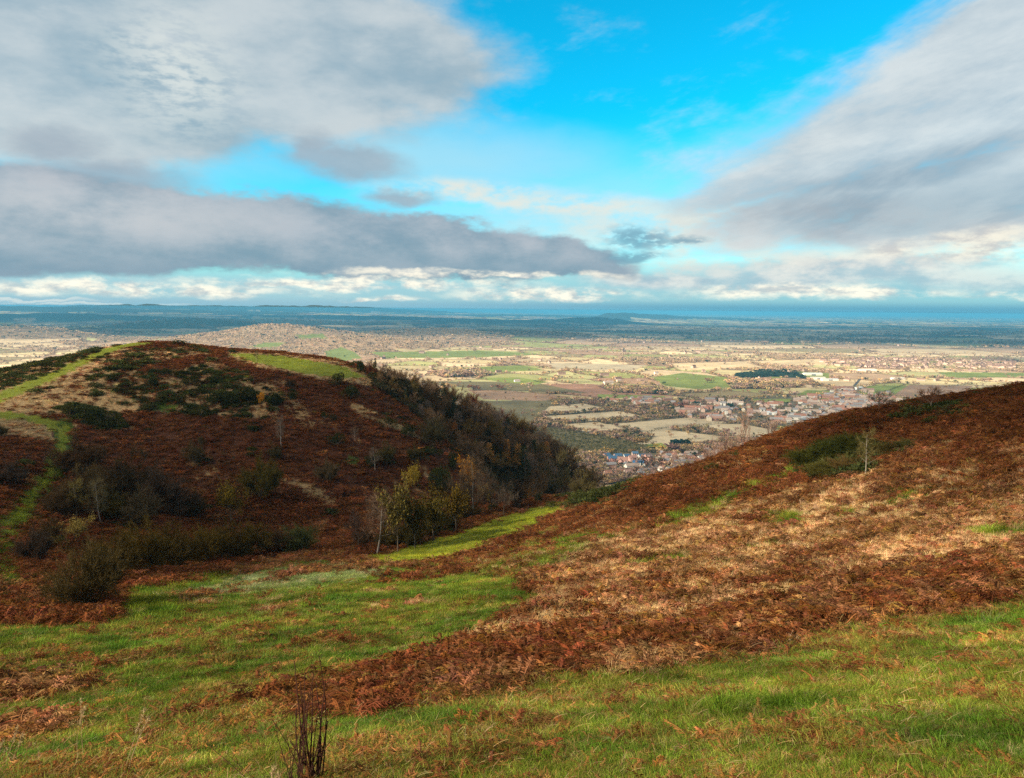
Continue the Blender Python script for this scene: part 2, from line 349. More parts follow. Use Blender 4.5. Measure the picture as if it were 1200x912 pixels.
    # brown rim of the hollow at the left
    put(inpoly(px, py, [(-400, 640), (0, 682), (60, 690), (130, 700), (128, 722), (60, 729), (0, 722), (-400, 712)]) & (r < 75), BR)
    put(inpoly(px, py, [(-400, 630), (0, 680), (60, 688), (100, 694), (60, 700), (0, 694), (-400, 660)]) & (r < 75), PB)
    put((ell(px, py, 175, 712, 30, 12) < 1) & (r < 90), DG)
    # ---- bright mown strip
    st = [(410, 656, 2.0), (450, 651, 7), (500, 643, 13), (550, 630, 14), (600, 612, 13), (640, 597, 9), (675, 583, 4)]
    put((pline(px, py, st) < 1.12) & (r < 150) & (r > 60), PB)
    put((pline(px, py, st) < 1.0) & (r < 150) & (r > 60), GS)
    # ---- near meadow and its bracken fringe
    edge = [(-500, 1010), (-100, 915), (10, 900), (105, 848), (200, 836), (283, 827), (330, 824), (400, 824), (460, 814), (543, 800), (613, 787), (687, 770), (733, 774), (800, 766), (860, 756), (927, 741), (987, 725), (1033, 715), (1133, 708), (1200, 684), (1500, 610)]
    near = inpoly(px, py, edge + [(1500, 1400), (-500, 1400)]) & (r < 40) | ((r < 9) & ~ok) | (r < 3)
    put(near, GM)
    put(near & (med * .8 + big * .3 + n3 * .7 > .24), MB)
    put(near & (med * 1.1 - big * .5 < -.62), DG)
    put(near & inpoly(px, py, [(0, 885), (130, 878), (165, 892), (150, 930), (-60, 930)]) & (med + n3 * .5 > -.3), MB)
    put(near & (ell(px, py, 460, 880, 110, 20, 8) < 1) & (med > -.15), MB)
    put(near & (ell(px, py, 880, 745 + 10, 70, 12, 12) < 1) & (med > 0), MB)
    put(near & (ell(px, py, 1010, 750, 110, 14, 12) < 1) & (med > -.05), MB)
    put(near & (ell(px, py, 860, 895, 60, 20, 0) < 1) & (med > 0), MB)
    # rank bracken along the foot of the spur
    fr = (pline(px, py, [(400, 815, 7), (477, 800, 12), (543, 786, 15), (613, 771, 18), (687, 754, 18), (800, 748, 18), (927, 722, 18), (1033, 692, 22), (1133, 686, 22), (1200, 662, 24), (1400, 600, 26)]) < 1) & ~near & (r < 60)
    put(fr & (med + fin * .6 > -.35), PB); put(fr & (med * .6 + fin * .6 + big * .4 < -.06), BR); put(fr & (px < 620) & (n3 + med * .4 > .22), MB)
    put((pline(px, py, [(110, 850, 6), (200, 838, 9), (285, 826, 9), (345, 812, 12), (400, 808, 13)]) < 1) & (r < 40) & (med + n3 * .5 > -.1), MB)
    # ---- the hill beyond
    hill = (r > 96) & ~((px > 530) & (r < 100 + (px - 530) * .36)) & ~((px > 640) & (r < 150)) | (r > 75) & (px < 100) & (py < 690) & ~mead
    h2 = hill & (px < 760)
    put(h2, BR)
    put(h2 & (fin * .5 + med * .7 + big * .5 > .46), PB); put(h2 & (fin * .6 + med * .7 + big * .6 > .72), PG); put(h2 & (fin * .4 + med - big * .6 < -.72), GO)
    mot = inpoly(px, py, [(100, 440), (130, 410), (230, 405), (270, 430), (330, 455), (325, 490), (240, 485), (180, 480), (120, 478)])
    put(h2 & mot & (fin * .7 + med * .6 + big * .3 > 0.05), PG); put(h2 & mot & (fin * .6 + med * .7 + big * .4 < -.14), GO); put(h2 & mot & (fin * .6 - med * .7 > .38), DG); put(h2 & mot & (ell(px, py, 205, 425, 45, 6, 10) < 1), BR)
    put(h2 & (ell(px, py, 255, 465, 60, 16, 0) < 1) & (med * .6 + fin * .8 < -.02), GO)
    pg = inpoly(px, py, [(-200, 480), (0, 455), (70, 440), (130, 403), (158, 405), (150, 413), (98, 440), (120, 452), (165, 472), (160, 482), (80, 482), (0, 484), (-200, 520)])
    put(h2 & pg & (med * .6 + fin * .7 > -.30), PG)
    lf = inpoly(px, py, [(-200, 520), (-200, 440), (0, 425), (70, 406), (150, 396), (135, 412), (60, 440), (0, 462)])
    put(h2 & lf, PG); put(h2 & lf & (fin * .7 + med * .5 + .3 * big < -.08), GO)
    put(h2 & inpoly(px, py, [(-200, 480), (0, 487), (60, 497), (66, 514), (0, 508), (-200, 520)]), PG)
    put(h2 & (inpoly(px, py, [(328, 464), (345, 466), (362, 482), (368, 496), (355, 500), (345, 490)])) & (med * .4 + fin > -.05), PG)
    put(h2 & (pline(px, py, [(340, 560, 4), (365, 575, 6), (400, 588, 8), (380, 612, 6), (368, 620, 4)]) < 1) & (med > -.2), PG)
    put(h2 & (pline(px, py, [(415, 474, 4), (450, 492, 5), (480, 505, 4), (505, 520, 3)]) < 1) & (fin + med * .4 > -.1), PG)
    put(h2 & (pline(px, py, [(545, 540, 2), (575, 556, 3), (600, 572, 3), (622, 588, 2)]) < 1), PG)
    put(h2 & (ell(px, py, 410, 538, 9, 4) < 1), DG); put(h2 & (ell(px, py, 196, 476, 12, 5) < 1), DG)
    put(h2 & (ell(px, py, 110, 486, 40, 12, -18) < 1), GO)
    rid = inpoly(px, py, [(262, 415), (266, 411), (300, 412), (350, 416), (400, 423), (440, 441), (445, 452), (390, 445), (340, 436), (300, 428)]) & (r > 150)
    ridg = inpoly(px, py, [(262, 414), (300, 413), (352, 419), (402, 428), (432, 441), (390, 442), (340, 433), (300, 424)]) & (r > 150)
    put(rid, PG); put(ridg, GS)
    put((pline(px, py, [(-200, 560, 9), (-100, 510, 8), (0, 464, 6), (60, 440, 5), (110, 415, 4), (152, 402, 2.5), (175, 401, 1.5)]) < 1) & (r > 100), GS)
    put((pline(px, py, [(-200, 470, 4), (0, 484, 4), (45, 490, 4), (75, 500, 8)]) < 1) & (r > 100), GS)
    put((pline(px, py, [(75, 498, 10), (74, 525, 11), (55, 560, 14), (30, 590, 16), (8, 615, 15), (2, 645, 15), (6, 668, 16), (34, 680, 4)]) < 1) & (r > 55), DG)
    put((pline(px, py, [(75, 500, 5), (72, 525, 6), (53, 560, 8), (29, 590, 10), (7, 615, 9), (0, 645, 9), (4, 668, 9)]) < 1) & (r > 55), GS)
    wood = (r > 190) & (px > 440) & (py > 440) | (r > 240) & (px > 400)
    put(wood, WF)
    put((r > 300) | ((r > 20) & (y < 2)), BR)
    return T, px, py
ALB = np.array([(.085, .027, .010), (.20, .085, .032), (.34, .235, .12), (.13, .150, .028), (.19, .225, .022), (.135, .19, .085), (.055, .042, .03), (.062, .10, .016), (.045, .044, .018), (.16, .12, .03)])

def polar(rs, th):
    Rg, Tg = np.meshgrid(rs, th, indexing='ij')
    return Rg * np.sin(Tg), Rg * np.cos(Tg)
def grid_faces(nr, nt, wrap):
    i, j = np.meshgrid(np.arange(nr - 1), np.arange(nt if wrap else nt - 1), indexing='ij')
    j2 = (j + 1) % nt
    return np.stack([i * nt + j, i * nt + j2, (i + 1) * nt + j2, (i + 1) * nt + j], -1).reshape(-1, 4)[:, ::-1]

def mat(name):
    m = bpy.data.materials.new(name); m.use_nodes = True
    t = NT(m.node_tree); b = m.node_tree.nodes['Principled BSDF']
    b.inputs['Roughness'].default_value = 0.9; b.inputs['Specular IOR Level'].default_value = 0.15
    return m, t, b

m_hill, t, b = mat('hill ground')
at = t.add('ShaderNodeAttribute', attribute_name='tint').outputs['Color']
pos = t.add('ShaderNodeNewGeometry').outputs['Position']
n = t.noise(pos, 3.2, 6, .65); n2 = t.noise(pos, 22.0, 4, .6)
v = t.m('ADD', t.m('MULTIPLY', n, 0.9), t.m('MULTIPLY', n2, 0.7))
hs = t.add('ShaderNodeHueSaturation', {'Value': v, 'Color': at})
t.l.new(hs.outputs[0], b.inputs['Base Color'])
bp = t.add('ShaderNodeBump', {'Height': t.m('ADD', n, t.m('MULTIPLY', n2, .5)), 'Strength': 0.7, 'Distance': 0.25})
t.l.new(bp.outputs[0], b.inputs['Normal'])

rs = np.concatenate([[0.25, 1.2], np.exp(np.linspace(math.log(2.2), math.log(360), 560)), np.exp(np.linspace(math.log(372), math.log(1100), 34))])
th = np.concatenate([np.radians(np.linspace(-46, 46, 720)), np.radians(np.linspace(46, 314, 110))[1:-1]])
hx, hy = polar(rs, th)
hz = hill_z(hx, hy)
T_, _, _ = classify(hx.ravel(), hy.ravel(), hz.ravel())
hc = ALB[T_]
hill_me = npmesh('hills', np.stack([hx, hy, hz], -1).reshape(-1, 3), grid_faces(len(rs), len(th), True), [m_hill], hc * 0.8, smooth=True)
hills = link(bpy.data.objects.new('hills', hill_me)); tag(hills, kind='structure')

# ------------------------------------------------------------------ the plain
def pw(px, py, z=0.0):
    """point of the plain under a point of the photograph"""
    r = ray(px, py); k = (z - CAMZ) / r[..., 2]
    return r[..., 0] * k, r[..., 1] * k
def at_d(px, d):
    r = ray(px, 380.0); return r[0] / r[1] * d, d
FH = []
for px, d, wx, dy, h, rot in [(330, 5300, 620, 400, 105, -8), (430, 4700, 420, 260, 62, 0), (255, 4600, 420, 240, 50, 0), (500, 6200, 560, 420, 70, 10), (600, 7200, 600, 500, 36, 0), (30, 5400, 420, 330, 100, 0), (80, 6500, 500, 300, 45, 0),
                              (230, 9000, 900, 420, 95, -6), (180, 8000, 500, 320, 70, 0), (110, 12000, 2500, 700, 120, 0), (330, 11000, 1300, 700, 60, 5),
                              (60, 19000, 5200, 1500, 120, 0), (420, 32000, 4200, 2200, 170, 0), (300, 30000, 5200, 2000, 150, 0), (200, 24000, 5000, 1200, 190, 0),
                              (665, 14500, 1300, 900, 70, 0), (700, 15000, 600, 500, 90, 0), (560, 13500, 1100, 500, 50, 0), (760, 21000, 1300, 900, 130, 0), (720, 20500, 500, 600, 120, 0), (830, 22000, 1500, 900, 60, 0),
                              (470, 16000, 2600, 1100, 70, 0), (620, 26000, 3000, 1500, 80, 0)]:
    x, y = at_d(px, d); FH.append((x, y, wx, dy, h))
def plain_z(x, y):
    r = np.hypot(x, y)
    z = fbm(x / 1700, y / 1700, 51, 4) * 16 * sstep(r, 2500, 6000) + fbm(x / 4200, y / 4200, 52, 4) * 55 * sstep(r, 7000, 15000) * np.where(x < 2000, 1, .45)
    z = z + 90 * sstep(-x, -3000, 9000) * sstep(y, 9000, 20000) + 6 * sstep(r, 2000, 3000)
    for a, b_, wx, wy, h in FH:
        q = ((x - a) / wx) ** 2 + ((y - b_) / wy) ** 2
        z = z + h * np.exp(-q * .9) * (1 + .25 * fbm(x / 350, y / 350, 53, 2))
    return z

GREEN, TAN, STR, PLO, OLI, WOOD, DKG, BRN = (.20, .23, .05), (.46, .37, .24), (.66, .49, .28), (.30, .16, .10), (.15, .12, .055), (.15, .088, .045), (.05, .08, .03), (.31, .19, .115)
FIELDS = [([(627, 478), (683, 473), (712, 479), (667, 484.5), (630, 485.5)], TAN), ([(637, 488), (727, 482), (754, 488), (710, 493.5), (647, 494)], TAN),
          ([(650, 498), (700, 494.5), (735, 503.5), (712, 508.5), (680, 505.5)], TAN), ([(710, 497.5), (800, 490), (832, 487.5), (862, 494), (757, 507)], TAN),
          ([(734, 510), (776, 503), (850, 512), (842, 521), (806, 522), (800, 514), (776, 512)], TAN), ([(770, 511), (800, 514), (806, 522), (770, 524), (745, 520)], TAN),
          ([(560, 470), (650, 470), (620, 500), (580, 500)], OLI), ([(648, 502), (700, 511), (752, 521), (770, 526), (745, 532), (700, 533), (600, 525), (560, 500)], OLI),
          ([(547, 456.5), (587, 457), (672, 465), (633, 470), (567, 468)], BRN), ([(627, 450), (693, 450), (767, 461.5), (800, 465), (690, 465.5), (633, 457)], PLO),
          ([(500, 447), (625, 448), (690, 461), (560, 457)], OLI), ([(560, 443), (607, 442.5), (643, 447.5), (627, 451), (587, 448)], GREEN),
          ([(763, 442.5), (800, 437), (850, 442), (869, 452), (820, 456.5), (780, 452.5)], GREEN), ([(932, 435), (972, 437.5), (972, 444.5), (946, 444)], GREEN),
          ([(906, 438), (928, 438), (941, 442), (904, 443.5)], GREEN), ([(946, 457), (983, 459), (977, 468), (928, 465.5)], GREEN), ([(882, 467.5), (928, 467.5), (926, 471.5), (882, 472)], GREEN),
          ([(908, 499), (956, 500), (952, 505), (912, 506)], GREEN), ([(800, 495), (871, 497), (900, 503), (868, 510), (850, 511)], TAN), ([(868, 500), (915, 504), (905, 516), (860, 516)], TAN),
          ([(700, 462), (780, 464), (780, 467), (700, 466)], GREEN), ([(520, 432), (610, 428), (640, 434), (560, 437)], GREEN), ([(1020, 452), (1065, 452), (1050, 463), (1000, 462)], GREEN),
          ([(1065, 451), (1140, 452), (1130, 464), (1045, 465)], BRN), ([(1100, 436), (1200, 437), (1200, 442), (1110, 443)], GREEN), ([(860, 424), (960, 421), (1010, 424), (930, 430)], STR),
          ([(780, 426), (870, 424), (900, 432), (800, 434)], STR), ([(640, 425), (760, 428), (740, 435), (650, 433)], TAN), ([(430, 413), (560, 411), (640, 415), (560, 419), (450, 420)], GREEN),
          ([(380, 412), (400, 407), (416, 413), (424, 420), (400, 424), (384, 421)], GREEN), ([(290, 407), (312, 401), (335, 402), (322, 408)], GREEN), ([(345, 393), (378, 391), (384, 397), (352, 398)], GREEN),
          ([(700, 520), (726, 517), (742, 522), (716, 528)], OLI), ([(755, 521), (775, 519), (790, 527), (768, 531)], GREEN)]
WOODS = [([(858, 439), (895, 434.5), (932, 436), (946, 444), (904, 441.5), (868, 445)], 1), ([(500, 436), (560, 433), (580, 440), (520, 443)], 0),
         ([(850, 447), (905, 446), (930, 451), (900, 456), (858, 456)], 0), ([(700, 453), (760, 455), (790, 458), (780, 463), (720, 460)], 0)]
def cells(x, y, S, seed):
    """Voronoi of a jittered grid: nearest, second nearest distance, id"""
    gx, gy = np.floor(x / S), np.floor(y / S)
    d1 = np.full(x.shape, 1e9); d2 = d1.copy(); idv = np.zeros(x.shape)
    for i in (-1, 0, 1):
        for j in (-1, 0, 1):
            cx, cy_ = gx + i, gy + j
            qx = (cx + .5 + .75 * (hsh(cx, cy_, seed) - .5)) * S; qy = (cy_ + .5 + .75 * (hsh(cx, cy_, seed + 5) - .5)) * S
            d = np.abs(x - qx) * .75 + np.abs(y - qy) * .55 + np.hypot(x - qx, y - qy) * .35
            c = hsh(cx, cy_, seed + 9)
            m1 = d < d1
            d2 = np.where(m1, d1, np.minimum(d2, d)); idv = np.where(m1, c, idv); d1 = np.where(m1, d, d1)
    return d1, d2 - d1, idv
PAL = np.array([(.32, .30, .11), STR, (.50, .37, .22), BRN, (.26, .25, .08), (.58, .43, .25), (.28, .21, .10), (.46, .34, .20), (.40, .36, .16), (.52, .42, .21), (.38, .25, .15), (.42, .33, .17)])
def plain_col(x, y, z):
    px, py, ok = project(x, y, z)
    r = np.hypot(x, y)
    ca, sa = math.cos(.3), math.sin(.3)
    u = x * ca + y * sa + fbm(x / 400, y / 400, 60, 2) * 60; v_ = -x * sa + y * ca + fbm(x / 400 + 9, y / 400, 61, 2) * 60
    d1, e1, i1 = cells(u, v_, 230.0, 3); d1b, e2, i2 = cells(u, v_, 620.0, 4)
    kk = r > 5200
    idv = np.where(kk, i2, i1); e = np.where(kk, e2 * .6, e1)
    c = PAL[(idv * 11.99).astype(int)]
    c = c * (0.85 + .3 * hsh(idv * 91, idv * 37, 2))[..., None]
    hed = (e < np.clip(r / 190, 7, 60)) 
    c = np.where((hed)[..., None], np.array(WOOD) * 1.2, c)
    wn = fbm(x / 900, y / 900, 70, 4) + .35 * fbm(x / 160, y / 160, 71, 2)
    far = sstep(r, 6000, 9000)
    wd = wn > (0.34 - .16 * far)
    near_w = np.zeros(x.shape, bool)
    for a, b_, wx, wy, h in FH:
        q = ((x - a) / wx) ** 2 + ((y - b_) / wy) ** 2
        if h > 30: near_w |= (q < 1.6) & (wn > -.75)
    wd |= near_w
    c = np.where(wd[..., None], np.where((r > 7500)[..., None], np.array((.045, .05, .034)), np.array((.30, .20, .12))), c)
    # light and shade put into the colour: sunlit band lifted, wooded far belt darkened
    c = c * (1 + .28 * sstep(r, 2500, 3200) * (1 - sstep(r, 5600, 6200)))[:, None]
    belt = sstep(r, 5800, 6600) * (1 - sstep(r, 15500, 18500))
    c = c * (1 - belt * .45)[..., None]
    lab = np.zeros(x.shape, int)
    lab[hed] = 1; lab[wd] = 2
    hand = np.zeros(x.shape, bool)
    nearp = (r < 5600) & (py > 425)
    for P, col_ in FIELDS:
        k = inpoly(px, py, P)
        k2 = k
        c[k2] = np.array(col_) * (0.92 + .16 * vn(x[k2] / 30, y[k2] / 30, 7))[:, None]; lab[k2] = 0
        hand |= k
        # hedge just outside
    inner = inpoly(px, py, [(560, 452), (640, 470), (640, 500), (560, 500), (540, 470)]) & ~hand
    for P, dark in WOODS:
        k = inpoly(px, py, P); c[k] = (.035, .05, .03) if dark else (.13, .08, .05); lab[k] = 3 if dark else 2
    zone = inpoly(px, py, [(600, 468), (860, 468), (1020, 452), (1100, 470), (1000, 500), (900, 540), (700, 570), (600, 530)]) & ~hand
    c[zone & (lab != 3)] = (.15, .125, .075); lab[zone & (lab != 3)] = 4
    return c, lab

m_plain, t, b = mat('plain ground')
at = t.add('ShaderNodeAttribute', attribute_name='tint').outputs['Color']
pos = t.add('ShaderNodeNewGeometry').outputs['Position']
ps = t.vm('MULTIPLY', pos, (1, 1, 0))
n = t.noise(ps, .05, 6, .65); n2 = t.noise(ps, .008, 5, .6)
v = t.m('ADD', t.m('MULTIPLY', n, 0.8), t.m('MULTIPLY', n2, 1.2))
hs = t.add('ShaderNodeHueSaturation', {'Value': v, 'Color': at})
t.l.new(hs.outputs[0], b.inputs['Base Color'])

inv = np.linspace(1 / 700., 1 / 60000., 780)
prs = np.unique(np.concatenate([1 / inv, np.linspace(4000, 12000, 160), np.linspace(12000, 60000, 90)]))
pth = np.concatenate([np.radians(np.linspace(-40, 40, 1150)), np.radians(np.linspace(40, 320, 80))[1:-1]])
gx_, gy_ = polar(prs, pth); gz_ = plain_z(gx_, gy_)
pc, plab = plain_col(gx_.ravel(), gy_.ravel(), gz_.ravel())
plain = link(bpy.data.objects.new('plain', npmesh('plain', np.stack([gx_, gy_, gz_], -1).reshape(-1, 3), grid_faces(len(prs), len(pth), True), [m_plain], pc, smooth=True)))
tag(plain, kind='structure')
print('hill verts', hx.size, 'plain', gx_.size)

# ------------------------------------------------------------------ the air
hb = bpy.data.meshes.new('haze')
s, z0, z1 = 62000., -60., CAMZ + 14.
vs = [(x, y, z) for x in (-s, s) for y in (-s, s) for z in (z0, z1)]
hb.from_pydata(vs, [], [(0, 1, 3, 2), (4, 6, 7, 5), (0, 4, 5, 1), (2, 3, 7, 6), (0, 2, 6, 4), (1, 5, 7, 3)]); hb.update()
haze = link(bpy.data.objects.new('haze', hb)); tag(haze, 'thin blue haze in the air over the plain', kind='stuff')
mh = bpy.data.materials.new('haze'); mh.use_nodes = True; t = NT(mh.node_tree); t.n.clear()
HAZE = 5.6e-5
pv = t.add('ShaderNodeVolumePrincipled', {'Color': C4(.16, .63, 1.0), 'Density': HAZE, 'Anisotropy': 0.0})
t.l.new(pv.outputs[0], t.add('ShaderNodeOutputMaterial').inputs['Volume'])
hb.materials.append(mh)
# ------------------------------------------------------------------ unseen clouds added overhead, up-sun, shaped to shade the hills and the plain
mc = bpy.data.materials.new('cloud vapour'); mc.use_nodes = True; t = NT(mc.node_tree); t.n.clear()
def cloud_mat(name, cover):
    m = bpy.data.materials.new(name); m.use_nodes = True; t = NT(m.node_tree); t.n.clear()
    sh = t.add('ShaderNodeMixShader', {0: cover})
    t.l.new(t.add('ShaderNodeBsdfTransparent').outputs[0], sh.inputs[1])
    tr = t.add('ShaderNodeMixShader', {0: 0.6})
    t.l.new(t.add('ShaderNodeBsdfDiffuse', {0: C4(.85, .87, .9)}).outputs[0], tr.inputs[1])
    t.l.new(t.add('ShaderNodeBsdfTranslucent', {0: C4(.85, .87, .9)}).outputs[0], tr.inputs[2])
    t.l.new(tr.outputs[0], sh.inputs[2])
    t.l.new(sh.outputs[0], t.add('ShaderNodeOutputMaterial').inputs[0])
    return m
def cloud(polys, gz, H, thick, cover, N, wob, seed, label, holes=0.0):
    P = np.concatenate([np.array(p, float) for p in polys])
    x0, y0 = P.min(0) - wob; x1, y1 = P.max(0) + wob
    nx = N; ny = max(8, int(N * (y1 - y0) / (x1 - x0)))
    gx, gy = np.meshgrid(np.linspace(x0, x1, nx), np.linspace(y0, y1, ny), indexing='ij')
    qx = gx + fbm(gx / (wob * 2.5), gy / (wob * 2.5), seed, 4) * wob; qy = gy + fbm(gx / (wob * 2.5), gy / (wob * 2.5), seed + 1, 4) * wob
    k = np.zeros(gx.shape, bool)
    for p in polys: k |= inpoly(qx, qy, p)
    if holes: k &= fbm(gx / (wob * 6), gy / (wob * 3), seed + 2, 4) < holes
    # distance-like fall-off inside, for the thickness
    s = k.astype(float)
    for _ in range(6):
        s[1:-1, 1:-1] = (s[1:-1, 1:-1] + s[:-2, 1:-1] + s[2:, 1:-1] + s[1:-1, :-2] + s[1:-1, 2:]) / 5
    h = np.sqrt(np.clip(s - .25, 0, 1)) * thick * (1 + fbm(gx / (wob * 2), gy / (wob * 2), seed + 3, 3))
    off = SD * (H / SD.z)
    X, Y = gx + off.x, gy + off.y
    top = np.stack([X, Y, gz + H + h], -1).reshape(-1, 3); bot = np.stack([X, Y, gz + H - h * .25 - .5], -1).reshape(-1, 3)
    V = np.concatenate([top, bot]); n = nx * ny
    i, j = np.nonzero(k[:-1, :-1] & k[1:, :-1] & k[:-1, 1:] & k[1:, 1:])
    a = i * ny + j; q = np.stack([a, a + ny, a + ny + 1, a + 1], -1)
    F = np.concatenate([q, q[:, ::-1] + n])
    used = np.unique(F); remap = np.zeros(len(V), int); remap[used] = np.arange(len(used))
    o = link(bpy.data.objects.new('cloud', npmesh('cloud', V[used], remap[F], [cloud_mat('cloud vapour', cover)], smooth=True)))
    tag(o, label, 'cloud', kind='stuff')
    return o
SH_A = [(-60, 44), (-33, 60), (-30, 70), (-26, 78), (-19, 84), (-9, 99), (1, 117), (11, 138), (30, 190), (60, 300), (40, 330), (0, 300), (-26, 262), (-30, 198), (-75, 188), (-72, 150), (-105, 140), (-150, 100), (-150, 40)]
SH_B = [(26, 90), (31, 74), (34, 58), (34, 44), (48, 28), (100, 30), (100, 110), (54, 92), (42, 97)]
cloud([SH_A], 225, 380, 9, 0.46, 150, 5, 11, 'ragged low grey cloud out of view, added to shade the bracken hill')
cloud([SH_B], 240, 420, 9, 0.50, 90, 5, 14, 'small ragged grey cloud out of view, added to shade the right hand spur')
cloud([[(-1400, 900), (-700, 2500), (300, 2450), (1400, 2750), (2600, 2600), (3000, 800), (0, 500)]], 0, 1500, 60, 0.27, 150, 150, 17, 'broken grey cloud sheet out of view, added to shade the village', holes=.55)
cloud([[(-9500, 4300), (-3700, 4300), (-3000, 5900), (-2500, 6300), (-900, 5600), (1200, 6700), (3000, 6000), (6000, 5400), (11500, 6500), (11500, 11500), (6500, 12600), (3000, 14500), (-2000, 17500), (-9500, 17500)]], 0, 5000, 250, 0.58, 220, 500, 19, 'high broken grey cloud sheet out of view, added to shade the far plain', holes=.42)
cloud([[(2200, 3900), (5200, 3900), (5600, 4700), (2600, 4500)]], 0, 3000, 100, 0.4, 80, 200, 23, 'small high cloud out of view, added to shade the right of the plain')

# ------------------------------------------------------------------ materials for plants
def plant_mat(name, base=(1, 1, 1), var=0.35, sat=0.0, trans=0.25, src='INSTANCER'):
    m = bpy.data.materials.new(name); m.use_nodes = True; t = NT(m.node_tree); t.n.clear()
    c = t.add('ShaderNodeAttribute', attribute_name='tint', attribute_type=src).outputs['Color'] if src else t.add('ShaderNodeRGB').outputs[0]
    if not src: c.default_value = C4(*base)
    a2 = t.add('ShaderNodeAttribute', attribute_name='shade').outputs['Color']      # per-blade colour of the mesh itself
    rnd = t.add('ShaderNodeObjectInfo').outputs['Random']
    v = t.m('ADD', t.m('MULTIPLY', rnd, var), 1 - var / 2)
    hs = t.add('ShaderNodeHueSaturation', {'Value': v, 'Color': t.mix(1.0, c, a2, 'MULTIPLY')})
    d = t.add('ShaderNodeBsdfDiffuse', {0: hs.outputs[0]})
    tr = t.add('ShaderNodeBsdfTranslucent', {0: hs.outputs[0]})
    mx_ = t.add('ShaderNodeMixShader', {0: trans, 1: d.outputs[0], 2: tr.outputs[0]})
    t.l.new(mx_.outputs[0], t.add('ShaderNodeOutputMaterial').inputs[0])
    return m
m_cover = plant_mat('ground plants', src='INSTANCER', var=.4)
def solid(name, c, var=.3, trans=.15): return plant_mat(name, c, var, trans=trans, src=None)
def shade_attr(me, S):
    a = me.attributes.new('shade', 'FLOAT_COLOR', 'POINT'); c = np.ones((len(S), 4), np.float32); c[:, :3] = S; a.data.foreach_set('color', c.ravel())

class Geo:
    def __init__(s): s.v = []; s.f = []; s.c = []; s.n = 0
    def add(s, V, F, C):
        V = np.asarray(V, float).reshape(-1, 3); F = np.asarray(F, int)
        s.v.append(V); s.f.append(F + s.n); C = np.asarray(C, float)
        s.c.append(np.broadcast_to(C, V.shape).copy() if C.ndim == 1 else C); s.n += len(V)
    def mesh(s, name, m):
        V = np.concatenate(s.v); fs = {}
        for f in s.f: fs.setdefault(f.shape[1], []).append(f)
        me = npmesh(name, V, [np.concatenate(k) for k in fs.values()], [m])
        shade_attr(me, np.concatenate(s.c)); return me
def blades(R, n, rad, hmin, hmax, wid, lean, wind, cjit=.25, curl=.6, tip=(1.15, 1.1, .9)):
    """grass blades: two-segment tapering ribbons; returns V, F, C"""
    a = R.uniform(0, 2 * np.pi, n); rr = rad * np.sqrt(R.uniform(0, 1, n))
    bx, by = rr * np.cos(a), rr * np.sin(a); h = R.uniform(hmin, hmax, n)
    ld = a + R.normal(0, .7, n); L = lean * R.uniform(.3, 1.2, n) * h
    lx, ly = np.cos(ld) * L + wind[0] * h, np.sin(ld) * L + wind[1] * h
    wa = R.uniform(0, np.pi, n); wx, wy = np.cos(wa) * wid * .5, np.sin(wa) * wid * .5
    sc = R.uniform(.6, 1.4, n)[:, None]
    V = np.stack([np.stack([bx - wx, by - wy, -.02 * np.ones(n)], -1), np.stack([bx + wx, by + wy, -.02 * np.ones(n)], -1),
                  np.stack([bx + lx * .4 + wx * .8, by + ly * .4 + wy * .8, h * .62], -1), np.stack([bx + lx * .4 - wx * .8, by + ly * .4 - wy * .8, h * .62], -1),
                  np.stack([bx + lx, by + ly, h * (1 - curl * lean * .5)], -1)], 1)
    i = np.arange(n)[:, None] * 5
    F4 = i + np.array([[0, 1, 2, 3]]); F3 = i + np.array([[3, 2, 4]])
    c = (1 + R.normal(0, cjit, n)).clip(.4, 1.7)[:, None, None] * np.array([[.8, .8, .8], [.8, .8, .8], [1, 1, 1], [1, 1, 1], tip])[None]
    c = c * (1 + R.normal(0, .08, (n, 1, 3)))
    return V.reshape(-1, 3), F4, F3, c.reshape(-1, 3)
protos = []
def tuft(seed, **k):
    R = np.random.default_rng(seed); g = Geo(); V, F4, F3, c = blades(R, **k)
    g.add(V, F4, c); g.f.append(F3 + 0); me = g.mesh('tuft', m_cover); return me
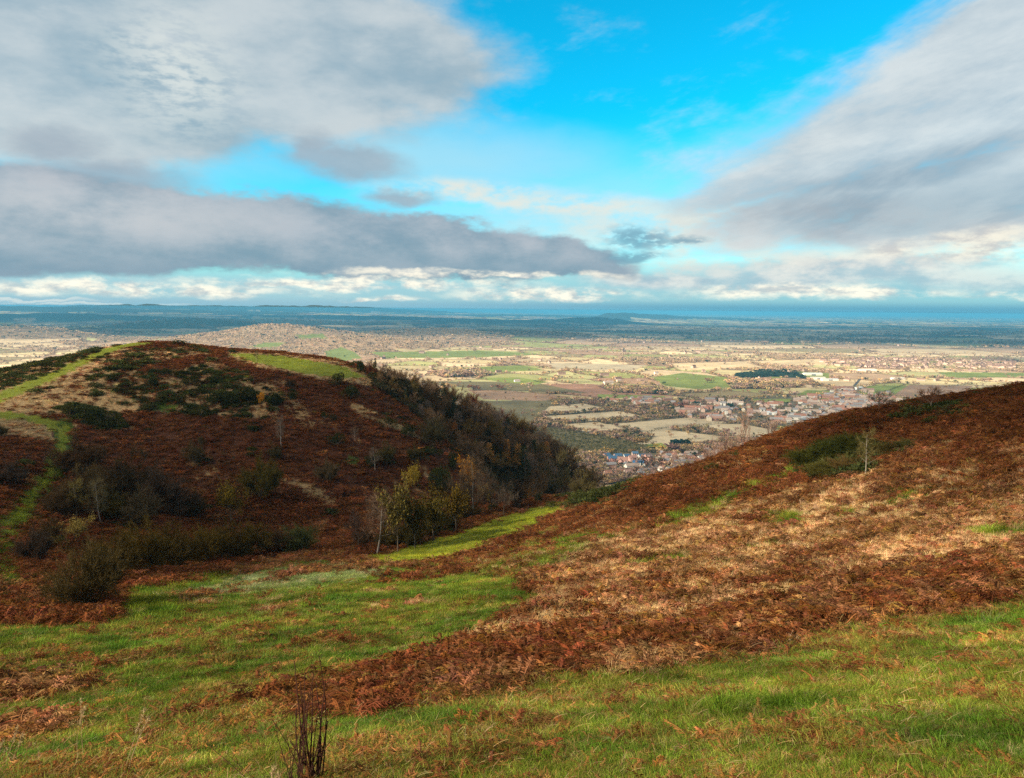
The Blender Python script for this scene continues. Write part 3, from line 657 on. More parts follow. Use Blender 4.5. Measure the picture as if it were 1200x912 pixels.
def bracken(seed, fronds=10, L=.55, h=.42, collapse=.5):
    """dead bracken: arching ribs carrying pairs of drooping, crumpled leaflets"""
    R = np.random.default_rng(seed); g = Geo()
    for k in range(fronds):
        a = R.uniform(0, 2 * np.pi); Lk = L * R.uniform(.6, 1.25); hk = h * R.uniform(.5, 1.2)
        bx, by = R.normal(0, .10, 2); n = 7; tt = np.linspace(0, 1, n)
        rise = hk * np.sin(tt * np.pi * (.5 + collapse * R.uniform(.4, 1))) ** 1
        px_ = bx + np.cos(a) * Lk * tt ** 1.3; py_ = by + np.sin(a) * Lk * tt ** 1.3; pz = rise * (1 - .1 * tt)
        pz = np.maximum(pz, .02)
        sx, sy = -np.sin(a), np.cos(a); col_ = np.array([1, 1, 1]) * R.uniform(.45, 1.35) * np.array([1, R.uniform(.9, 1.3), R.uniform(.8, 1.4)])
        w_ = .006
        rib = np.stack([np.stack([px_ - sx * w_, py_ - sy * w_, pz], -1), np.stack([px_ + sx * w_, py_ + sy * w_, pz], -1)], 1).reshape(-1, 3)
        i = np.arange(n - 1) * 2
        g.add(rib, np.stack([i, i + 1, i + 3, i + 2], -1), col_ * 1.4)
        m = 15; u = np.linspace(.18, .98, m)
        cx, cy_, cz = np.interp(u, tt, px_), np.interp(u, tt, py_), np.interp(u, tt, pz)
        ll = .17 * (1 - u * .8) * R.uniform(.5, 1.25, m) * L / .55
        for sgn in (-1, 1):
            dx = (sx * sgn * .85 + np.cos(a) * .5 + R.normal(0, .3, m)) * ll; dy = (sy * sgn * .85 + np.sin(a) * .5 + R.normal(0, .3, m)) * ll; dz = -ll * R.uniform(-.25, .95, m)
            ww = .0105 + .0 * u
            V = np.stack([np.stack([cx, cy_, cz], -1), np.stack([cx + dx * .45 + np.cos(a) * ww, cy_ + dy * .45 + np.sin(a) * ww, cz + dz * .35 + .01], -1),
                          np.stack([cx + dx, cy_ + dy, cz + dz], -1), np.stack([cx + dx * .5 - np.cos(a) * ww, cy_ + dy * .5 - np.sin(a) * ww, cz + dz * .5 - .01], -1)], 1).reshape(-1, 3)
            i = np.arange(m) * 4
            g.add(V, np.stack([i, i + 1, i + 2, i + 3], -1), np.repeat((col_ * R.uniform(.6, 1.35, (m, 1))), 4, 0))
    return g.mesh('fronds', m_cover)
def sprig(seed, n, rad, h, size):
    """heather and gorse cushions: short spiny sprays through a low dome"""
    R = np.random.default_rng(seed); g = Geo()
    d = R.normal(0, 1, (n, 3)); d[:, 2] = abs(d[:, 2]); d /= np.linalg.norm(d, axis=1)[:, None]
    p = d * R.uniform(.45, 1, (n, 1)) * np.array([rad, rad, h]); up = d + R.normal(0, .5, (n, 3)); up[:, 2] += .4
    up *= size / np.linalg.norm(up, axis=1)[:, None] * R.uniform(.6, 1.3, (n, 1)); s = np.cross(up, R.normal(0, 1, (n, 3))); s *= size * .28 / np.linalg.norm(s, axis=1)[:, None]
    V = np.stack([p - s, p + s, p + up], 1).reshape(-1, 3); i = np.arange(n) * 3
    g.add(V, np.stack([i, i + 1, i + 2], -1), np.repeat(R.uniform(.5, 1.5, (n, 1)) * np.ones((n, 3)), 3, 0))
    return g.mesh('sprigs', m_cover)

def scatter(name, P, N_rot, S, TI, VI, meshes, label):
    """one object of ground cover: points carrying rotation, scale, tint and the choice of plant"""
    me = bpy.data.meshes.new(name); me.vertices.add(len(P)); me.vertices.foreach_set('co', P.astype(np.float32).ravel())
    for nm, ty, arr, key in (('rot', 'FLOAT_VECTOR', N_rot, 'vector'), ('scl', 'FLOAT_VECTOR', S, 'vector'), ('vi', 'INT', VI, 'value')):
        a = me.attributes.new(nm, ty, 'POINT'); a.data.foreach_set(key, np.asarray(arr, np.int32 if ty == 'INT' else np.float32).ravel())
    a = me.attributes.new('tint', 'FLOAT_COLOR', 'POINT'); c = np.ones((len(P), 4), np.float32); c[:, :3] = TI; a.data.foreach_set('color', c.ravel())
    o = link(bpy.data.objects.new(name, me)); tag(o, label, name.replace('_', ' '), kind='stuff')
    coll = bpy.data.collections.new(name + ' kinds')
    for i, q in enumerate(meshes):
        po = bpy.data.objects.new('%s_%02d' % (name, i), q); coll.objects.link(po)
    ng = bpy.data.node_groups.new(name, 'GeometryNodeTree')
    ng.interface.new_socket('Geometry', in_out='INPUT', socket_type='NodeSocketGeometry'); ng.interface.new_socket('Geometry', in_out='OUTPUT', socket_type='NodeSocketGeometry')
    g = NT(ng); gi = g.add('NodeGroupInput'); go = g.add('NodeGroupOutput')
    ci = g.add('GeometryNodeCollectionInfo', transform_space='ORIGINAL'); ci.inputs['Collection'].default_value = coll; ci.inputs['Separate Children'].default_value = True; ci.inputs['Reset Children'].default_value = True
    def na(n_, ty): return g.add('GeometryNodeInputNamedAttribute', {'Name': n_}, data_type=ty).outputs['Attribute']
    ip = g.add('GeometryNodeInstanceOnPoints'); ip.inputs['Pick Instance'].default_value = True
    g.l.new(gi.outputs[0], ip.inputs['Points']); g.l.new(ci.outputs[0], ip.inputs['Instance']); g.l.new(na('vi', 'INT'), ip.inputs['Instance Index'])
    er = g.add('FunctionNodeEulerToRotation'); g.l.new(na('rot', 'FLOAT_VECTOR'), er.inputs[0]); g.l.new(er.outputs[0], ip.inputs['Rotation'])
    g.l.new(na('scl', 'FLOAT_VECTOR'), ip.inputs['Scale']); g.l.new(ip.outputs[0], go.inputs[0])
    md = o.modifiers.new('scatter', 'NODES'); md.node_group = ng
    return o

# ------------------------------------------------------------------ ground cover on the hills
WIND = (.35, .1)
GR = [tuft(100 + i, n=46 + 5 * i, rad=.10 + .025 * i, hmin=.04, hmax=.12 + .02 * i, wid=.006, lean=.9, wind=(.25 - .1 * i, .1), cjit=.4) for i in range(5)]                   # short meadow grass
GT = [tuft(120 + i, n=60, rad=.12, hmin=.12, hmax=.34, wid=.006, lean=.8, wind=(.2, .1), cjit=.4) for i in range(4)]                   # rank tussock
GP = [tuft(140 + i, n=80, rad=.17, hmin=.14, hmax=.42, wid=.0055, lean=.5, wind=(.35, .08), tip=(1.3, 1.2, 1.0)) for i in range(4)]   # dead pale grass
GB = [bracken(160 + i) for i in range(6)]
GQ = [bracken(180 + i, fronds=10, L=.5, h=.2, collapse=1.0) for i in range(3)]                                            # trampled
GO_ = [sprig(190 + i, 240, .5, .45, .16) for i in range(3)]
def straw(seed):
    R = np.random.default_rng(seed); g = Geo()
    for k in range(11):
        a = R.uniform(0, 6.28); L = R.uniform(.08, .24); p = R.normal(0, .14, 2); n = 5; tt = np.linspace(0, 1, n); c = R.normal(0, .15)
        x = p[0] + np.cos(a + c * tt) * L * tt; y = p[1] + np.sin(a + c * tt) * L * tt; z = .06 + np.sin(tt * 3.1) * R.uniform(.0, .015) + tt * R.uniform(-.03, .06)
        w_ = R.uniform(.0012, .0026); sx, sy = -np.sin(a) * w_, np.cos(a) * w_
        V = np.stack([np.stack([x - sx, y - sy, z], -1), np.stack([x + sx, y + sy, z + w_], -1)], 1).reshape(-1, 3); i = np.arange(n - 1) * 2
        g.add(V, np.stack([i, i + 1, i + 3, i + 2], -1), np.ones(3) * R.uniform(.6, 1.5))
    return g.mesh('straw', m_cover)
GSW = [straw(150 + i) for i in range(3)]
KINDS = GR + GT + GP + GSW + GB + GQ + GO_
iGR, iGT, iGP, iGS, iGB, iGQ, iGO = 0, 5, 9, 13, 16, 22, 25

def slope_rot(x, y, R, k=.6):
    e = .5
    zx = (hill_z(x + e, y, False) - hill_z(x - e, y, False)) / (2 * e); zy = (hill_z(x, y + e, False) - hill_z(x, y - e, False)) / (2 * e)
    # tilt halfway to the slope
    return np.stack([np.arctan(zy) * k, -np.arctan(zx) * k, R.uniform(-.25, .25, len(x))], -1)
def polar_points(R, n, r0, r1, a0=-41, a1=41, pw_=0.0):
    u = R.uniform(0, 1, n)
    if pw_ == 0: r = r0 * (r1 / r0) ** u
    else: r = (r0 ** pw_ + u * (r1 ** pw_ - r0 ** pw_)) ** (1 / pw_)
    a = np.radians(R.uniform(a0, a1, n)); return r * np.sin(a), r * np.cos(a), r
def cover(seed, n, r0, r1, pw_, size, wide=False):
    R = np.random.default_rng(seed)
    x, y, r = polar_points(R, n, r0, r1, *((-85, 85) if wide else (-41, 41)), pw_=pw_)
    z = hill_z(x, y)
    jt = np.clip(.10 + r * .006, .1, .7); T, px, py = classify(x + R.normal(0, 1, n) * jt, y + R.normal(0, 1, n) * jt, z)
    # keep what could be seen from here or from a step to the side
    k = (px > -150) & (px < 1350) & (py > 370) & (py < 1150)
    if wide: k = ~k | (np.abs(np.degrees(np.arctan2(x, y))) > 41)       # round the edge of the view, for a step to the side
    x, y, z, r, T, px, py = (q[k] for q in (x, y, z, r, T, px, py))
    m = len(x); VI = np.zeros(m, int); S = size(r) * np.clip(R.lognormal(-.05, .34, m), .45, 2.0); C = np.zeros((m, 3))
    q = R.uniform(0, 1, m); big = fbm(x / 5, y / 5, 41, 3); sm = fbm(x / .9, y / .9, 42, 2)
    def setk(mask, base, cnt, col_, sc=1.0, jit=.18):
        VI[mask] = base + R.integers(0, cnt, mask.sum()); c = np.array(col_) * (1 + R.normal(0, jit, (mask.sum(), 1))) * (1 + R.normal(0, jit * .4, (mask.sum(), 3)))
        C[mask] = np.clip(c, .004, .9); S[mask] *= sc
    gcol = lambda: None
    for ty, spec in {
        GM: [(.28, iGR, 5, (.135, .185, .020), .75), (.50, iGR, 5, (.085, .130, .015), .85), (.61, iGR, 5, (.27, .25, .06), .75), (.76, iGT, 4, (.11, .165, .020), .60), (.82, iGT, 4, (.25, .19, .065), .45), (.86, iGS, 3, (.28, .21, .10), .8), (.965, iGQ, 3, (.17, .072, .028), .40), (1, iGP, 4, (.38, .27, .13), .33)],
        MB: [(.30, iGR, 5, (.18, .19, .03), 1.0), (.48, iGT, 4, (.15, .16, .03), .7), (.62, iGP, 4, (.33, .20, .09), .36), (.69, iGS, 3, (.28, .19, .10), .9), (.92, iGQ, 3, (.20, .080, .030), .50), (1, iGB, 6, (.17, .060, .022), .42)],
        DG: [(.45, iGT, 4, (.10, .145, .016), .9), (.9, iGR, 5, (.14, .17, .022), 1.2), (1, iGP, 4, (.28, .21, .09), .6)],
        GS: [(.9, iGR, 5, (.27, .30, .024), .8), (1, iGR, 5, (.36, .32, .05), .8)],
        GF: [(.45, iGR, 5, (.24, .29, .11), .9), (.8, iGR, 5, (.17, .21, .05), .9), (1, iGR, 5, (.34, .32, .18), .9)],
        PG: [(.70, iGP, 4, (.54, .36, .19), .72), (.86, iGB, 6, (.26, .115, .048), .6), (.94, iGQ, 3, (.13, .042, .016), .8), (1, iGR, 5, (.18, .17, .03), 1.2)],
        PB: [(.46, iGB, 6, (.205, .088, .035), .70), (.70, iGQ, 3, (.15, .048, .016), .85), (.92, iGP, 4, (.38, .22, .11), .55), (1, iGR, 5, (.17, .15, .03), 1.2)],
        BR: [(.60, iGB, 6, (.145, .048, .018), .72), (.84, iGQ, 3, (.18, .060, .022), .9), (.965, iGP, 4, (.26, .13, .055), .5), (1, iGT, 4, (.11, .10, .022), .8)],
        WF: [(.5, iGQ, 3, (.12, .055, .025), 1.2), (.75, iGB, 6, (.10, .045, .02), 1.0), (1, iGO, 3, (.06, .05, .025), 1.2)],
        GO: [(.50, iGO, 3, (.050, .056, .018), .65), (.80, iGB, 6, (.10, .042, .016), .65), (1, iGP, 4, (.26, .19, .085), .55)]}.items():
        lo = 0.0
        for hi, base, cnt, col_, sc in spec:
            setk((T == ty) & (q >= lo) & (q < hi), base, cnt, col_, sc); lo = hi
    S[(VI >= iGP) & (VI < iGO)] *= 1 - .30 * sstep(r[(VI >= iGP) & (VI < iGO)], 18, 45)
    # patches lean brighter or duller
    C *= (1 + .38 * big + .45 * sm)[:, None]
    yel = np.clip(fbm(x / 2.5, y / 2.5, 44, 3) * 1.2 + sm * .5, -.6, .8)
    g_ = np.isin(T, (GM, DG))
    tus_shade = np.where(fbm(x / .9, y / .55, 46, 2) > .02, 1.22, .74); C[g_] *= (1 + (tus_shade[g_] - 1) * np.clip(r[g_] / 20, .35, 1))[:, None]  # light and shade of the tussocks painted into the grass tint
    C[g_] *= np.stack([1 + .5 * yel[g_], 1 + .12 * yel[g_], 1 + .2 * yel[g_]], -1)
    rot = slope_rot(x, y, R)
    # grass keeps to the wind, bracken falls anywhere
    spin = (VI >= iGS); rot[spin, 2] = R.uniform(0, 6.28, spin.sum())
    flat = np.where((VI >= iGB) & (VI < iGO), .62 + .38 * sstep(r, 12, 34), 1.0)
    S3 = np.stack([S, S, S * flat * (1 - .42 * sstep(r, 30, 110))], -1)
    return np.stack([x, y, z - .02 * S], -1), rot, S3, C, VI
parts = [cover(1, 125000, 3.2, 17, 1.0, lambda r: np.clip(.5 + (r - 5) * .035, .5, .8)), cover(2, 140000, 13, 55, .8, lambda r: np.clip(.85 + (r - 14) / 38, .85, 1.95)),
         cover(3, 115000, 40, 135, .9, lambda r: np.clip(1.4 + (r - 40) / 60, 1.4, 2.6)), cover(4, 85000, 95, 240, 1.2, lambda r: np.clip(1.9 + (r - 95) / 130, 1.9, 2.8)), cover(5, 16000, 200, 300, 1.6, lambda r: 3.2 + 0 * r), cover(6, 42000, 1.3, 22, 1.25, lambda r: np.clip(.5 + (r - 5) * .035, .5, .9), True)]
PP, RR, SS, CC, VV = (np.concatenate(q) for q in zip(*parts))
print('cover', len(PP))
gk = VV < iGP
for nm, sel, lab in (('grass', gk, 'green and yellowed grass of the hollow and the hill paths'),
                     ('dead_grass', (VV >= iGP) & (VV < iGB), 'pale dead grass bleached between the bracken'),
                     ('bracken', (VV >= iGB) & (VV < iGO), 'dead rust brown bracken covering the hillsides'),
                     ('heather', VV >= iGO, 'dark heather and low gorse in cushions on the hill')):
    ks = sorted(set(VV[sel].tolist())); mp = {k: i for i, k in enumerate(ks)}
    scatter(nm, PP[sel], RR[sel], SS[sel], CC[sel], np.array([mp[k] for k in VV[sel].tolist()]), [KINDS[k] for k in ks], lab)
# ------------------------------------------------------------------ trees and bushes
def hit(px, py, d0=2.5, d1=300.0, skip=None):
    """the point of the hills met by the ray through a point of the photograph"""
    r = ray(float(px), float(py)); r = r / r[1]
    d = np.exp(np.linspace(math.log(d0), math.log(d1), 700))
    if skip: d = d[d > skip]
    z = hill_z(r[0] * d, d, False); below = (CAMZ + r[2] * d) < z
    k = int(np.argmax(below)) if below.any() else len(d) - 1
    x, y = r[0] * d[k], d[k]
    return x, y, float(hill_z(np.array([x]), np.array([y]))[0])
def tint_mat(name, var=.25, trans=.15):
    m = bpy.data.materials.new(name); m.use_nodes = True; t = NT(m.node_tree); t.n.clear()
    oi = t.add('ShaderNodeObjectInfo'); a2 = t.add('ShaderNodeAttribute', attribute_name='shade').outputs['Color']
    c = t.mix(1.0, oi.outputs['Color'], a2, 'MULTIPLY')
    d = t.add('ShaderNodeBsdfDiffuse', {0: c}); tr = t.add('ShaderNodeBsdfTranslucent', {0: c})
    t.l.new(t.add('ShaderNodeMixShader', {0: trans, 1: d.outputs[0], 2: tr.outputs[0]}).outputs[0], t.add('ShaderNodeOutputMaterial').inputs[0])
    return m
m_twig = tint_mat('twigs and leaves', trans=.2); m_bark = tint_mat('bark', trans=0.0)

def tube(g, P, r, k, c):
    P = np.asarray(P); n = len(P); D = np.gradient(P, axis=0); D /= np.linalg.norm(D, axis=1)[:, None] + 1e-9
    u = np.cross(D, [.3, .9, .2]); u /= np.linalg.norm(u, axis=1)[:, None] + 1e-9; v = np.cross(D, u)
    a = np.arange(k) * 2 * np.pi / k
    V = P[:, None] + (u[:, None] * np.cos(a)[None, :, None] + v[:, None] * np.sin(a)[None, :, None]) * np.asarray(r)[:, None, None]
    i, j = np.meshgrid(np.arange(n - 1), np.arange(k), indexing='ij'); j2 = (j + 1) % k
    g.add(V.reshape(-1, 3), np.stack([i * k + j, i * k + j2, (i + 1) * k + j2, (i + 1) * k + j], -1).reshape(-1, 4), c)
def ribbons(g, p, d, L, wd, R, c):
    """thin two-piece slivers"""
    n = len(p); s = np.cross(d, R.normal(0, 1, (n, 3))); s /= np.linalg.norm(s, axis=1)[:, None] + 1e-9; s = s * wd
    e = p + d * L[:, None] + R.normal(0, .12, (n, 3)) * L[:, None]; mid = (p + e) / 2 + R.normal(0, .07, (n, 3)) * L[:, None]
    V = np.stack([p - s, p + s, mid + s * .7, mid - s * .7, e], 1).reshape(-1, 3); i = np.arange(n)[:, None] * 5
    C = np.repeat(c, 5, 0) if np.ndim(c) == 2 else c
    g.add(V, i + np.array([[0, 1, 2, 3]]), C); g.f.append(i + np.array([[3, 2, 4]]) + g.n - len(V))
def leaves(g, p, size, R, c, n_):
    n = len(p) * n_; q = np.repeat(p, n_, 0) + R.normal(0, size * 1.6, (n, 3))
    a = R.normal(0, 1, (n, 3)); a /= np.linalg.norm(a, axis=1)[:, None]; b = np.cross(a, R.normal(0, 1, (n, 3))); b /= np.linalg.norm(b, axis=1)[:, None]
    s = size * R.uniform(.5, 1.2, (n, 1)); a = a * s; b = b * s * .6
    V = np.stack([q - a, q + b, q + a, q - b], 1).reshape(-1, 3); i = np.arange(n)[:, None] * 4
    g.add(V, i + np.array([[0, 1, 2, 3]]), np.repeat(c * R.uniform(.55, 1.4, (n, 1)) * np.ones((n, 3)), 4, 0))
def rot_to(d, spread, R):
    v = d + R.normal(0, spread, 3); return v / np.linalg.norm(v)
def grow(seed, kind):
    """a plant of unit height: returns the wood mesh and the crown mesh"""
    R = np.random.default_rng(seed); wood = Geo(); crown = Geo()
    K = dict(
        bare=dict(trunk=.30, tr=.022, lean=.05, limbs=9, ll=.42, up=.65, sub=6, tw=15, twl=.12, tww=.0030, nl=0, stems=1),
        birch=dict(trunk=.80, tr=.013, lean=.10, limbs=14, ll=.26, up=.75, sub=4, tw=14, twl=.12, tww=.0020, nl=0, stems=1, bc=(2.6, 2.5, 2.4)),
        shrub=dict(trunk=.12, tr=.016, lean=.35, limbs=6, ll=.55, up=.62, sub=7, tw=15, twl=.13, tww=.0042, nl=1, ls=.011, stems=6),
        haw=dict(trunk=.10, tr=.018, lean=.30, limbs=7, ll=.58, up=.55, sub=9, tw=16, twl=.11, tww=.0024, nl=1, ls=.009, stems=7),
        leafy=dict(trunk=.22, tr=.020, lean=.06, limbs=10, ll=.40, up=.8, sub=6, tw=5, twl=.10, tww=.0018, nl=7, ls=.020, stems=1),
        larch=dict(trunk=.97, tr=.014, lean=.03, limbs=34, ll=.17, up=.1, sub=3, tw=5, twl=.06, tww=.003, nl=2, ls=.013, stems=1),
        broom=dict(trunk=.08, tr=.012, lean=.4, limbs=8, ll=.6, up=.9, sub=8, tw=16, twl=.17, tww=.004, nl=1, ls=.012, stems=7))[kind]
    bc = np.array(K.get('bc', (1, 1, 1)), float)
    for s_ in range(K['stems']):
        n = 7; tt = np.linspace(0, 1, n)
        a0 = R.uniform(0, 6.28) + s_; off = .03 * (K['stems'] > 1)
        base = np.array([np.cos(a0) * off, np.sin(a0) * off, 0]); ln = K['lean'] * R.uniform(.4, 1.2)
        H = K['trunk'] * R.uniform(.9, 1.1)
        P = base + np.stack([np.cos(a0) * ln * H * tt * 1.2 + .02 * H * np.sin(tt * 5 + a0), np.sin(a0) * ln * H * tt * 1.2 + .02 * H * np.cos(tt * 4 + a0), H * tt], -1)
        P[0, 2] = -.06
        rr = K['tr'] * (1 - .65 * tt) * (1 if K['stems'] == 1 else .6); rr[0] *= 1.35
        tube(wood, P, rr, 7, np.array([1, 1, 1]) * bc)
        d0 = (P[-1] - P[-2]); d0 /= np.linalg.norm(d0)
        for k in range(K['limbs']):
            if kind in ('birch', 'larch'): f = (k + .5) / K['limbs']; f = .28 + .70 * f if kind == 'birch' else .12 + .87 * f
            else: f = R.uniform(.62, 1.0)
            p = np.array([np.interp(f, tt, P[:, j]) for j in range(3)]); az = k * 2.399 + R.uniform(-.4, .4)
            up = K['up'] * R.uniform(.5, 1.4) if kind not in ('larch',) else R.uniform(-.1, .35)
            d = np.array([np.cos(az), np.sin(az), up]); d /= np.linalg.norm(d)
            if kind not in ('birch', 'larch') and R.random() < .25: d = rot_to(np.array([0, 0, 1.]), .28, R)
            Lb = K['ll'] * R.uniform(.65, 1.1)
            if kind == 'larch': Lb *= (1.12 - f)
            if kind == 'birch': Lb *= (1.25 - f * .75)
            m = 5; u = np.linspace(0, 1, m); curve = R.normal(0, .10, 3) * Lb
            Q = p + d * Lb * u[:, None] + curve * (u ** 2)[:, None] + np.array([0, 0, (.14 if kind != 'birch' else -.03) * Lb]) * (u ** 2)[:, None]
            r0 = np.interp(f, tt, rr) * .5
            tube(wood, Q, r0 * (1 - .8 * u), 4, np.array([.9, .9, .9]) * (bc * .75 if kind == 'birch' else 1))
            for j in range(K['sub']):
                f2 = R.uniform(.25, 1.0); q = np.array([np.interp(f2, u, Q[:, c]) for c in range(3)])
                d2 = rot_to(d + np.array([0, 0, .3 if kind != 'larch' else -.1]), .55, R); L2 = Lb * R.uniform(.3, .6) * (1.15 - .4 * f2)
                S = q + d2 * L2 * u[:, None] + R.normal(0, .06, 3) * L2 * (u ** 2)[:, None]
                tube(wood, S[::2], r0 * .32 * (1 - .75 * u[::2]), 3, np.array([.8, .8, .8]) * (bc * .35 if kind == 'birch' else 1))
                nt = K['tw']; fr = R.uniform(.15, 1, nt); tp = np.stack([np.interp(fr, u, S[:, c]) for c in range(3)], -1)
                td = d2 + R.normal(0, .55, (nt, 3)); td[:, 2] += .25 if kind not in ('birch',) else -.15
                td /= np.linalg.norm(td, axis=1)[:, None]
                TL = K['twl'] * R.uniform(.5, 1.3, nt)
                ribbons(crown, tp, td, TL, K['tww'], R, np.ones((nt, 3)) * R.uniform(.6, 1.4, (nt, 1)))
                t2 = tp + td * (TL * .5)[:, None]; td2 = td + R.normal(0, .6, (nt, 3)); td2 /= np.linalg.norm(td2, axis=1)[:, None]
                ribbons(crown, t2, td2, TL * .7, K['tww'] * .75, R, np.ones((nt, 3)) * R.uniform(.6, 1.4, (nt, 1)))
                if K['nl']: leaves(crown, tp + td * TL[:, None] * .8, K['ls'], R, np.ones(3) * 1.1, K['nl'])
    return norm_pair(wood.mesh('trunk', m_bark), crown.mesh('crown', m_twig))
def norm_pair(a, b):
    """height 1 and, on the whole, half-width recorded so that copies can be sized"""
    A = np.empty(len(a.vertices) * 3, np.float32); a.vertices.foreach_get('co', A); B = np.empty(len(b.vertices) * 3, np.float32); b.vertices.foreach_get('co', B)
    Z = max(np.percentile(B[2::3], 99.5), A[2::3].max()); wd = np.percentile(np.abs(np.concatenate([B[0::3], B[1::3]])), 97)
    A /= Z; B /= Z; a.vertices.foreach_set('co', A); b.vertices.foreach_set('co', B); a.update(); b.update()
    return a, b, wd / Z
def dome(seed, n=1500, size=.10, flat=1.0, lob=6):
    """dense evergreen bush: spiny sprays over several lobes, on a short stem"""
    R = np.random.default_rng(seed); g = Geo(); wd = Geo()
    C = np.stack([R.normal(0, .38, lob), R.normal(0, .38, lob), R.uniform(.25, .6, lob)], -1); rad = R.uniform(.26, .42, lob)
    C[0] = (0, 0, .55)
    k = R.integers(0, lob, n); d = R.normal(0, 1, (n, 3)); d /= np.linalg.norm(d, axis=1)[:, None]
    p = C[k] + d * rad[k][:, None] * R.uniform(.55, 1, (n, 1)) ** .5; keep = p[:, 2] > -.02; p, d = p[keep], d[keep]; n = len(p)
    up = d * .8 + R.normal(0, .5, (n, 3)); up[:, 2] += .5; up *= size / np.linalg.norm(up, axis=1)[:, None] * R.uniform(.6, 1.5, (n, 1))
    s = np.cross(up, R.normal(0, 1, (n, 3))); s *= size * .22 / np.linalg.norm(s, axis=1)[:, None]
    V = np.stack([p - s, p + s, p + up], 1).reshape(-1, 3); i = np.arange(n)[:, None] * 3
    g.add(V, i + np.array([[0, 1, 2]]), np.repeat(R.uniform(.45, 1.6, (n, 1)) * np.ones((n, 3)), 3, 0))
    for q in range(lob): tube(wd, [(0, 0, -.1), C[q] * .5, C[q]], [.05, .035, .01], 5, np.array([1, 1, 1]))
    return norm_pair(wd.mesh('stem', m_bark), g.mesh('foliage', m_twig))
BK = {k: [grow(sd + i, k) for i in range(nv)] for k, nv, sd in (('bare', 4, 300), ('birch', 3, 310), ('shrub', 4, 320), ('haw', 1, 330), ('leafy', 2, 340), ('larch', 2, 350), ('broom', 2, 360))}
BK['gorse'] = [dome(370 + i) for i in range(3)]
BK['yew'] = [dome(380, 2600, .07, lob=9)]
PN = {'bare': ('trunk', 'crown'), 'birch': ('trunk', 'crown'), 'leafy': ('trunk', 'crown'), 'larch': ('trunk', 'crown'), 'yew': ('trunk', 'crown'), 'shrub': ('stem', 'branches'), 'haw': ('stem', 'branches'), 'broom': ('stem', 'branches'), 'gorse': ('stem', 'foliage')}
BARKC = (.16, .125, .095)
PR = np.random.default_rng(77)
def plant(kind, px, py, hpx, col_, name, label, cat, group=None, wpx=None, var=None, bark=BARKC, skip=None, at=None, z_off=-.03):
    if at is None: x, y, z = hit(px, py, skip=skip)
    else: x, y, z = at
    d = y; H = hpx * d / FPX
    ms = BK[kind]; a, b, wr = ms[(PR.integers(0, len(ms)) if var is None else var % len(ms))]
    r = bpy.data.objects.new(name, None); link(r); r.empty_display_size = .3
    r.location = (x, y, z + z_off * H); r.rotation_euler = (0, 0, PR.uniform(0, 6.28))
    sxy = H if wpx is None else (wpx * d / FPX) / (2 * wr)
    r.scale = (sxy, sxy, H * 1.04)
    tag(r, label, cat, group)
    for nm, me, c in zip(PN[kind], (a, b), (bark, col_)):
        o = bpy.data.objects.new(nm, me); link(o, r); o.color = (*c, 1)
    return r
OLV, GRB, GRY, DRK, YLW, GLD, RED, DGR = (.072, .048, .013), (.085, .048, .024), (.11, .08, .042), (.075, .05, .035), (.34, .24, .035), (.50, .23, .025), (.22, .085, .04), (.035, .045, .015)
# --- the hollow's edge
plant('haw', 100, 716, 102, (.064, .046, .017), 'hawthorn_bush', 'big round twiggy bush standing alone at the left edge of the meadow', 'bush', wpx=86)
G1 = 'olive brown bushes along the foot of the hill'
for i, (px, py, h, w_, c, lb) in enumerate([
    (140, 676, 58, 52, OLV, 'olive brown bush just behind the big lone round bush'), (168, 674, 66, 58, (.085, .058, .014), 'tall olive bush second from the lone round bush along the hill foot'),
    (205, 668, 62, 58, OLV, 'olive bush in the middle of the dense part of the row at the hill foot'), (238, 660, 48, 50, (.10, .066, .014), 'yellowish olive bush past the dense part of the row at the hill foot'),
    (262, 655, 48, 52, OLV, 'olive bush with a flat top near the middle of the row at the hill foot'), (293, 652, 44, 48, (.08, .055, .012), 'olive bush beside the last gap in the row at the hill foot'),
    (322, 648, 34, 36, GRB, 'small brown bush between the olive bush and the dark green one'), (350, 646, 36, 50, (.07, .075, .025), 'dark green bush at the right end of the row at the hill foot')]):
    plant('shrub', px, py, h, c, 'bush', lb, 'bush', G1, wpx=w_, var=i)
# --- thicket on the left of the far hill
G2 = 'bare bushes in the thicket on the left of the hill'
for i, (px, py, h, w_, c, lb) in enumerate([
    (97, 556, 46, 62, GRB, 'grey brown bare bush at the top of the thicket beside the green path'), (100, 604, 62, 56, (.095, .065, .03), 'round olive grey bush in the thicket right of the green path'),
    (150, 588, 62, 64, (.055, .038, .02), 'widest dark bush in the middle of the thicket on the hill'), (186, 604, 64, 40, DRK, 'dark conical bush at the right end of the thicket'),
    (160, 618, 48, 50, GRY, 'pale grey green bush low in the middle of the thicket'), (208, 606, 34, 44, DRK, 'low dark brown bush outside the right end of the thicket'),
    (130, 612, 40, 34, (.10, .08, .022), 'olive bush low in the thicket behind the slim birch'), (75, 608, 40, 36, (.09, .055, .025), 'brown bush on the left edge of the thicket above the path'),
    (40, 658, 46, 34, DRK, 'dark bush hugging the inner bend of the green path'), (58, 642, 36, 30, (.08, .05, .022), 'small brown bush right of the dark bush at the path bend'),
    (10, 568, 28, 34, DRK, 'dark bush in the bracken left of the green path'), (2, 512, 15, 14, (.09, .07, .03), 'small dark bush at the left edge above the bracken'),
    (228, 606, 30, 26, (.07, .052, .02), 'small olive bush alone in bracken right of the thicket'), (229, 546, 28, 24, (.09, .065, .03), 'small grey green bush high on the bracken slope')]):
    plant('shrub', px, py, h, c, 'bush', lb, 'bush', G2, wpx=w_, var=i)
